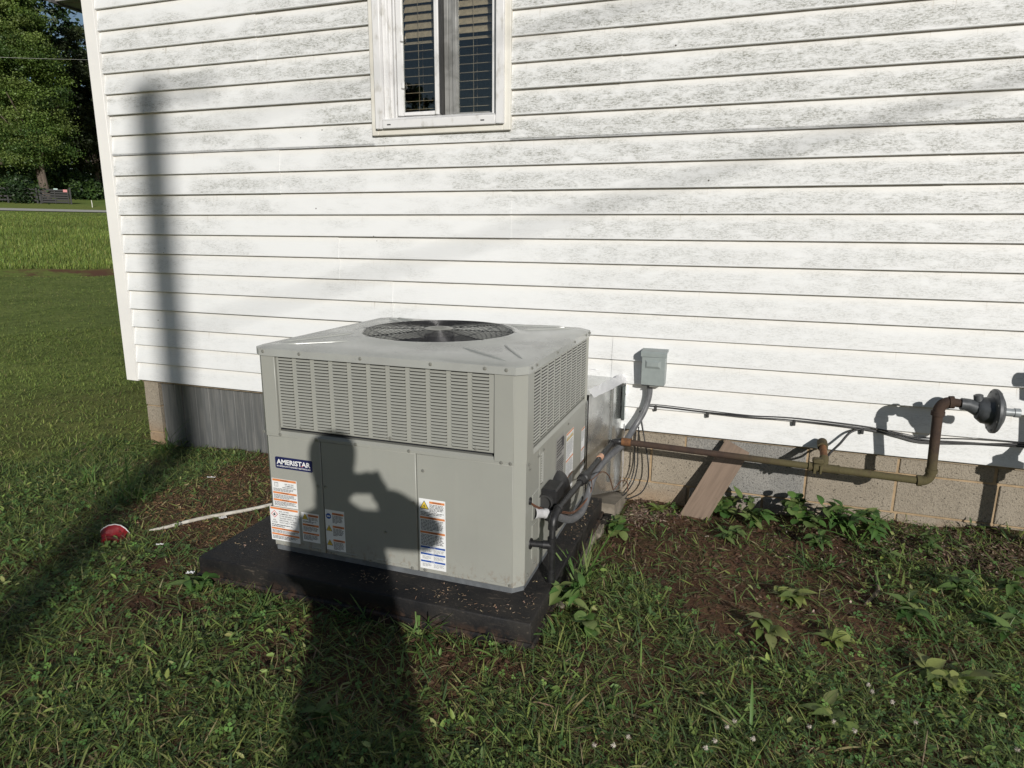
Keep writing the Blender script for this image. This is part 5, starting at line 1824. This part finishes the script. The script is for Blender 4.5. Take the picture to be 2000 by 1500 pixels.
for (px, py, lab) in BLOSSOMS:
    x_, y_ = rays_to_ground(px, py + 6)
    t = thing("clover_blossom", lab, "flower", (x_, y_, gz(x_, y_)), "white clover blossoms in the turf")
    if fl_me is None:
        q = MB()
        r_ = random.Random(3)
        for k in range(46):
            d = Vector((r_.gauss(0, 1), r_.gauss(0, 1), r_.gauss(.35, .8))).normalized()
            u = d.orthogonal().normalized() * .0011
            w3 = d.cross(u)
            q.add([u, w3, -u, d * .0085], [(0, 1, 3), (1, 2, 3), (2, 0, 3)])
        hd = q.build("blossom", plain("clover_petals", (.55, .50, .44), .7), t); fl_me = hd.data
        st = MB().tube([(0, 0, 0), (.003, .002, .03), (.0, .0, .052)], .0011, 4).build("stalk", STEM_M, t); st_me = st.data
    else:
        hd = link("blossom", fl_me, t); st = link("stalk", st_me, t)
    hd.location = (0, 0, .054)
    t.rotation_euler = (random.uniform(-.3, .3), random.uniform(-.3, .3), random.uniform(0, 6))

# ------------------------------------------------------------------ the far side of the road
def at(azd, t):
    a = math.radians(azd)
    h = t / math.cos(a - math.atan2(UX, UY))
    return CAM.x + math.sin(a) * h, CAM.y + math.cos(a) * h


def crown_mesh(nm, blobs, nclump, nleaf, leaf, cols, seed, droop=.0):
    r_ = np.random.default_rng(seed)
    C = []
    for (c, rad) in blobs:
        k = max(1, int(nclump * rad[0] * rad[2] / sum(b[1][0] * b[1][2] for b in blobs)))
        d = r_.normal(0, 1, (k, 3)); d /= np.linalg.norm(d, axis=1)[:, None]
        rr = r_.uniform(.55, 1.05, (k, 1)) ** .6
        C.append(np.array(c) + d * rr * np.array(rad))
    C = np.concatenate(C)
    k = len(C)
    per = nleaf // k
    cs = r_.uniform(.5, 1.15, k)
    P = (C[:, None] + r_.normal(0, 1, (k, per, 3)) * np.array([.50, .50, .27]) * cs[:, None, None]).reshape(-1, 3)
    N = len(P)
    nrm = r_.normal(0, 1, (N, 3)) + np.array([0, 0, .5]); nrm /= np.linalg.norm(nrm, axis=1)[:, None]
    u = np.cross(nrm, r_.normal(0, 1, (N, 3))); u /= np.linalg.norm(u, axis=1)[:, None]
    v = np.cross(nrm, u)
    s = leaf * r_.uniform(.6, 1.3, (N, 1))
    V = np.stack([P - u * s, P - v * s * .55 + nrm * s * .12, P + u * s, P + v * s * .55 + nrm * s * .12], 1).reshape(-1, 3)
    cl = np.array(cols)[r_.integers(0, len(cols), k)]
    T = np.repeat(cl * r_.uniform(.7, 1.25, (k, 1)), per, 0) * r_.normal(1, .12, (N, 1))
    me_o = npmesh(nm, V, np.arange(4 * N).reshape(N, 4), M_TREELEAF, tint=np.clip(np.repeat(T, 4, 0), .005, 1))
    return me_o


def trunk_mb(h, r, forks, seed):
    r_ = random.Random(seed)
    mb = MB()
    n = 7
    mb.tube([(.12 * math.sin(i), .1 * math.cos(i * 1.3), h * i / n) for i in range(n + 1)], [r * (1.35 if i == 0 else 1 - .07 * i) for i in range(n + 1)], 10)
    for k in range(forks):
        a = r_.uniform(0, 6.28); z0 = h * r_.uniform(.45, .95); l = h * r_.uniform(.35, .7)
        p0 = Vector((0, 0, z0)); p2 = p0 + Vector((math.cos(a) * l * .7, math.sin(a) * l * .7, l * .8))
        mb.tube([p0, (p0 + p2) / 2 + Vector((0, 0, -.2)), p2], [r * .42, r * .3, r * .12], 6)
    return mb


def tree(nm, label, loc, blobs, nclump, nleaf, leaf, cols, seed, th, tr_, forks=7, group=None, twin=False):
    t = thing(nm, label, "tree", (loc[0], loc[1], gz(*loc) - .15), group)
    k_ = 1.12 if nm == "cedar_tree" else 1.45
    t.scale = (k_, k_, k_)
    c = crown_mesh("crown", blobs, nclump, nleaf, leaf, cols, seed); c.parent = t
    trunk_mb(th, tr_, forks, seed).build("trunk", M_BARK, t, 60)
    if twin:
        q = trunk_mb(th * .9, tr_ * .75, 3, seed + 1).build("trunk", M_BARK, t, 60); q.location = (.62, -.2, 0)
    return t


SUNG = [(.085, .140, .030), (.112, .170, .036), (.055, .102, .025), (.135, .185, .048)]  # leaf colours raised so these crowns read as sunlit
DARKG = [(.028, .055, .020), (.038, .070, .024), (.022, .045, .018)]
MIXG = [(.050, .095, .026), (.065, .115, .03), (.040, .078, .024)]
lx, ly = at(-53.35, 92)
tree("maple_tree", "big sunlit leafy tree with two trunks rising behind the black gate", (lx, ly),
     [((-.3, 0, 5.4), (2.5, 2.4, 2.2)), ((-.3, 0, 8.6), (2.6, 2.5, 2.8)), ((-.8, 0, 12.0), (2.1, 2.1, 2.8)), ((-1.4, 0, 15.6), (1.8, 1.8, 2.4)), ((-2.1, 0, 4.0), (1.5, 1.5, 1.3)), ((1.4, 0, 4.4), (1.5, 1.4, 1.3)), ((0, -1.2, 3.4), (1.5, 1.2, 0.9)), ((1.0, -.3, 10.2), (1.3, 1.3, 1.4))],
     300, 80000, .080, SUNG, 21, 6.5, .26, 4, None, True)
lx, ly = at(-57.6, 97)
tree("oak_tree", "sunlit tree half cut off by the left edge of the photo", (lx, ly), [((0, 0, 9), (5, 4.5, 5)), ((0, 0, 14.5), (4.2, 4, 4)), ((1.5, 0, 18), (3, 3, 3))], 220, 24000, .18, SUNG, 22, 7, .34)
lx, ly = at(-50.0, 106)
tree("cedar_tree", "dark evergreen tree beside the corner trim behind the gate", (lx, ly), [((0, 0, 6.0), (4.2, 3.6, 4.0)), ((0, 0, 11), (3.6, 3.2, 4.5)), ((0, 0, 15.5), (2.2, 2.2, 2.6))], 190, 20000, .17, [(.045, .062, .026), (.055, .072, .03), (.038, .05, .022)], 23, 5, .3)
proto = None
BACK = [(-61, 105, 1.42, "tall dark tree at the far left behind the cut off tree"), (-58.6, 113, 1.77, "tall dark tree in the back row behind the fence"), (-55.5, 110, 1.49, "dark tree filling the gap left of the sunlit tree"), (-53, 116, 1.56, "dark tree standing directly behind the sunlit tree"),
        (-51.2, 122, 1.05, "dark blue green tree showing against the sky by the eave"), (-48.8, 112, 1.10, "dark tree hidden mostly by the house corner"), (-64.5, 107, 1.56, "dark tree beyond the left edge of the photo"), (-46, 113, 1.56, "dark tree behind the house"), (-56.8, 127, 1.92, "tallest dark tree at the back of the row")]
for i, (azd, t_, s_, lab) in enumerate(BACK):
    lx, ly = at(azd, t_)
    if proto is None:
        proto = tree("background_tree", lab, (lx, ly), [((0, 0, 4.5), (4.5, 4, 4.2)), ((0, 0, 9), (5, 4.6, 5)), ((.5, 0, 14), (4.2, 4, 4.2))], 170, 14000, .26, DARKG, 31, 6, .33, 6, "dark trees behind the gate")
        t = proto
    else:
        t = proto.copy(); COL.objects.link(t)
        for ch in list(proto.children):
            c = ch.copy(); COL.objects.link(c); c.parent = t
        t["label"] = lab
    t.location = (lx, ly, gz(lx, ly) - .2)
    t.scale = (s_, s_, s_)
    t.rotation_euler = (0, 0, i * 1.7)
# low brush along the fence
bp = None
for i, (azd, t_, s_, lab) in enumerate([(-56.9, 87, 1.30, "dark shrub at the left edge in front of the fence"), (-55.6, 88, 1.04, "low dark shrub along the black fence"), (-54.7, 86, 1.17, "tangled brush growing up against the gate post"), (-52.0, 99, 1.69, "dark bush under the evergreen right of the gate"), (-50.8, 96, 1.30, "rounded dark bush at the edge of the clearing"), (-58.5, 88, 1.43, "dark shrub beyond the left edge in front of the fence")]):
    lx, ly = at(azd, t_)
    if bp is None:
        bp = thing("shrub", lab, "shrub", (0, 0, 0), "shrubs along the fence")
        c = crown_mesh("foliage", [((0, 0, .9), (1.5, 1.2, .9)), ((.6, 0, 1.5), (.8, .8, .7))], 40, 3200, .13, MIXG[:2] + DARKG, 41); c.parent = bp
        MB().tube([(0, 0, 0), (.1, 0, .8), (.3, .1, 1.5)], [.05, .04, .02], 6).build("stem", M_BARK, bp)
        t = bp
    else:
        t = bp.copy(); COL.objects.link(t)
        for ch in list(bp.children):
            c = ch.copy(); COL.objects.link(c); c.parent = t
        t["label"] = lab
    t.location = (lx, ly, gz(lx, ly) - .1); t.scale = (s_,) * 3; t.rotation_euler = (0, 0, i * 1.1)

# gate, fence, stake
face = math.atan2(su[1], su[0])
gx_, gy_ = at(-53.45, 85)
gate = thing("farm_gate", "black board gate with two small signs by the road", "gate", (gx_, gy_, gz(gx_, gy_)), None, (0, 0, face))
for k in range(6):
    MB().box((.0, -.02, .10 + k * .235), (2.35, .02, .27 + k * .235), .005).build("gate_board", M_GATE, gate)
for x_ in (0.03, 1.15, 2.28):
    MB().box((x_ - .05, -.05, .04), (x_ + .05, -.021, 1.50), .005).build("gate_upright", M_GATE, gate)
MB().box((-.22, -.1, -.3), (-.02, .1, 1.75), .01).build("gate_post", M_GATE, gate)
MB().box((2.40, -.1, -.3), (2.56, .1, 1.65), .01).build("gate_post", M_GATE, gate)
MB().box((1.90, -.075, 1.18), (2.25, -.06, 1.44), .004).build("sign_board", M_SIGNR, gate)["label"] = "pink red sign board"
MB().box((1.10, -.075, 1.40), (1.45, -.06, 1.52), .004).build("sign_board", M_SIGNG, gate)["label"] = "pale sign board"
fence = thing("board_fence", "black board fence running left from the gate", "fence", (gx_, gy_, gz(gx_, gy_)), None, (0, 0, face))
for k in range(6):
    x1 = -.3 - k * 2.4
    MB().box((x1 - .16, -.08, -.4), (x1, .08, 1.5), .01).build("post", M_GATE, fence)
    for j in range(4):
        MB().box((x1 - 2.4, -.03, .2 + j * .36), (x1 - .16, .0, .36 + j * .36), .005).build("rail", M_GATE, fence)
sx0, sy0 = at(-50.55, 83)
stake = tag(MB().tube([(0, 0, -.1), (.01, 0, .4), (-.03, 0, .72)], [.035, .04, .03], 8).build("marker_stake", M_STAKE, None, 50), "short white marker stake in the grass verge right of the gate", "post")
stake.location = (sx0, sy0, gz(sx0, sy0))
# two utility wires crossing in front of the tree
for (azs, slope0, slope1, lab) in (((-58, -45), .183, .2065, "thin utility wire crossing low in front of the sunlit tree"), ((-58, -45), .252, .262, "thin utility wire crossing higher in front of the sunlit tree")):
    pts = []
    for k in range(13):
        f = k / 12
        x_, y_ = at(azs[0] + (azs[1] - azs[0]) * f, 70)
        h = math.hypot(x_ - CAM.x, y_ - CAM.y)
        pts.append((x_, y_, CAM.z + h * (slope0 + (slope1 - slope0) * f)))
    tag(MB().tube(pts, .009, 5).build("utility_wire", M_SCREW, None, 60), lab, "wire")

# ------------------------------------------------------------------ behind the camera: what throws the shadows
u = -SUN
px0 = Vector((.335, 0, 1.93)) + u * 20.0
pole = thing("utility_pole", "wooden utility pole behind the photographer that shadows the left of the wall", "utility pole", (px0.x, px0.y, gz(px0.x, px0.y)))
ph = px0.z - pole.location.z
MB().tube([(0, 0, -.3), (0, 0, ph)], [.135, .118], 14).build("pole_shaft", M_POLE, pole, 60)
MB().tube([(.05, .02, ph - .05), (.50, .06, ph - .06)], .03, 6).build("bracket_arm", M_POLE, pole)
sc_ = thing("service_cables", "overhead service cables that draw faint slanting shadows on the wall", "cable", (0, 0, 0))
for (W0, W1, rad) in (((.36, 1.60), (3.47, 2.125), .010), ((.40, .36), (5.10, 1.69), .012)):
    p0 = Vector((W0[0], 0, W0[1])) + u * 20.0
    p1 = Vector((W1[0], 0, W1[1])) + u * 9.0
    p2 = p0 + (p1 - p0) * 1.45
    pts = [p0 + (p2 - p0) * (k / 16) for k in range(17)]
    MB().tube(pts, rad * .72, 6).build("cable", M_CABLE, sc_, 60)

# the photographer, holding the phone at the lens
person = thing("person", "person in dark clothes holding up a phone, seen as the shadow on the unit", "person", (0, 0, 0))
G0 = gz(4.12, -3.93)
J = [((4.20, -3.93, G0 + .93), .195), ((4.14, -3.92, G0 + 1.12), .175), ((4.10, -3.91, G0 + 1.25), .18), ((4.08, -3.90, G0 + 1.40), .075), ((4.078, -3.885, G0 + 1.465), .066), ((4.076, -3.865, G0 + 1.53), .094), ((4.076, -3.858, G0 + 1.595), .106), ((4.076, -3.858, G0 + 1.65), .098), ((4.076, -3.858, G0 + 1.695), .055),
     ((3.94, -3.93, G0 + 1.27), .065), ((3.88, -3.83, G0 + 1.04), .05), ((3.98, -3.66, G0 + 1.34), .036),
     ((4.26, -3.92, G0 + 1.345), .088), ((4.485, -3.80, G0 + 1.30), .080), ((4.15, -3.63, G0 + 1.36), .055),
     ((4.12, -3.93, G0 + .85), .125), ((4.10, -3.92, G0 + .48), .10), ((4.09, -3.95, G0 + .09), .055), ((4.07, -3.78, G0 + .04), .04),
     ((4.31, -3.93, G0 + .85), .125), ((4.33, -3.92, G0 + .48), .10), ((4.35, -3.95, G0 + .09), .055), ((4.34, -3.78, G0 + .04), .04)]
ED = [(0, 1), (1, 2), (2, 3), (3, 4), (4, 5), (5, 6), (6, 7), (7, 8), (2, 9), (9, 10), (10, 11), (2, 12), (12, 13), (13, 14), (0, 15), (15, 16), (16, 17), (17, 18), (0, 19), (19, 20), (20, 21), (21, 22)]
me = bpy.data.meshes.new("body")
me.from_pydata([j[0] for j in J], ED, [])
bo = bpy.data.objects.new("body", me)
COL.objects.link(bo)
bpy.context.view_layer.objects.active = bo
md = bo.modifiers.new("skin", 'SKIN')
ms = bo.modifiers.new("smooth", 'SUBSURF'); ms.levels = 2; ms.render_levels = 2
sv = me.skin_vertices[0].data
for i, j in enumerate(J):
    sv[i].radius = (j[1], j[1])
    sv[i].use_root = (i == 0)
dg = bpy.context.evaluated_depsgraph_get()
bm_ = bpy.data.meshes.new_from_object(bo.evaluated_get(dg))
bpy.data.objects.remove(bo)
bm_.materials.clear(); bm_.materials.append(M_SHIRT)
link("body", bm_, person)
for base_, dirx in (((3.985, -3.65, G0 + 1.345), 1), ((4.145, -3.625, G0 + 1.345), -1)):
    q = MB()
    bx, by, bz_ = base_
    q.tube([(bx, by, bz_), (bx + dirx * .02, by + .02, bz_ + .03), (bx + dirx * .045, by + .035, bz_ + .055)], [.03, .036, .030], 10)
    for k in range(4):
        f0 = Vector((bx + dirx * .045, by + .035, bz_ + .055)) + Vector((0, 0, .010 * (k - 1.5)))
        q.tube([f0, f0 + Vector((dirx * .03, .018, .006)), f0 + Vector((dirx * .052, .010, .010))], [.0095, .0085, .0065], 8)
    q.tube([(bx + dirx * .01, by + .015, bz_ + .05), (bx + dirx * .025, by + .03, bz_ + .085), (bx + dirx * .04, by + .03, bz_ + .10)], [.012, .010, .008], 8)
    q.build("hand", M_SKIN, person, 60)
phone = thing("phone", "black phone held level at the camera position", "phone", tuple(CAM - FWD * .012))
pm = MB().box((-.135, -.072, -.006), (.020, .012, .002), .002)
ph_o = pm.build("phone_body", M_PHONE, phone)
ph_o.rotation_euler = M.to_euler()
# trees behind the photographer, reflected in the window
for i, (x_, y_, s_, lab) in enumerate([(-24, -46, .75, "tree behind the photographer mirrored in the left pane"), (-14, -50, .62, "smaller tree behind the photographer mirrored in the window"), (-34, -44, .8, "tree far behind the photographer at the side")]):
    t = proto.copy(); COL.objects.link(t)
    for ch in list(proto.children):
        c = ch.copy(); COL.objects.link(c); c.parent = t
    t["label"] = lab; t["group"] = "trees behind the photographer"
    t.location = (x_, y_, gz(x_, y_) - .2); t.scale = (s_,) * 3; t.rotation_euler = (0, 0, i)
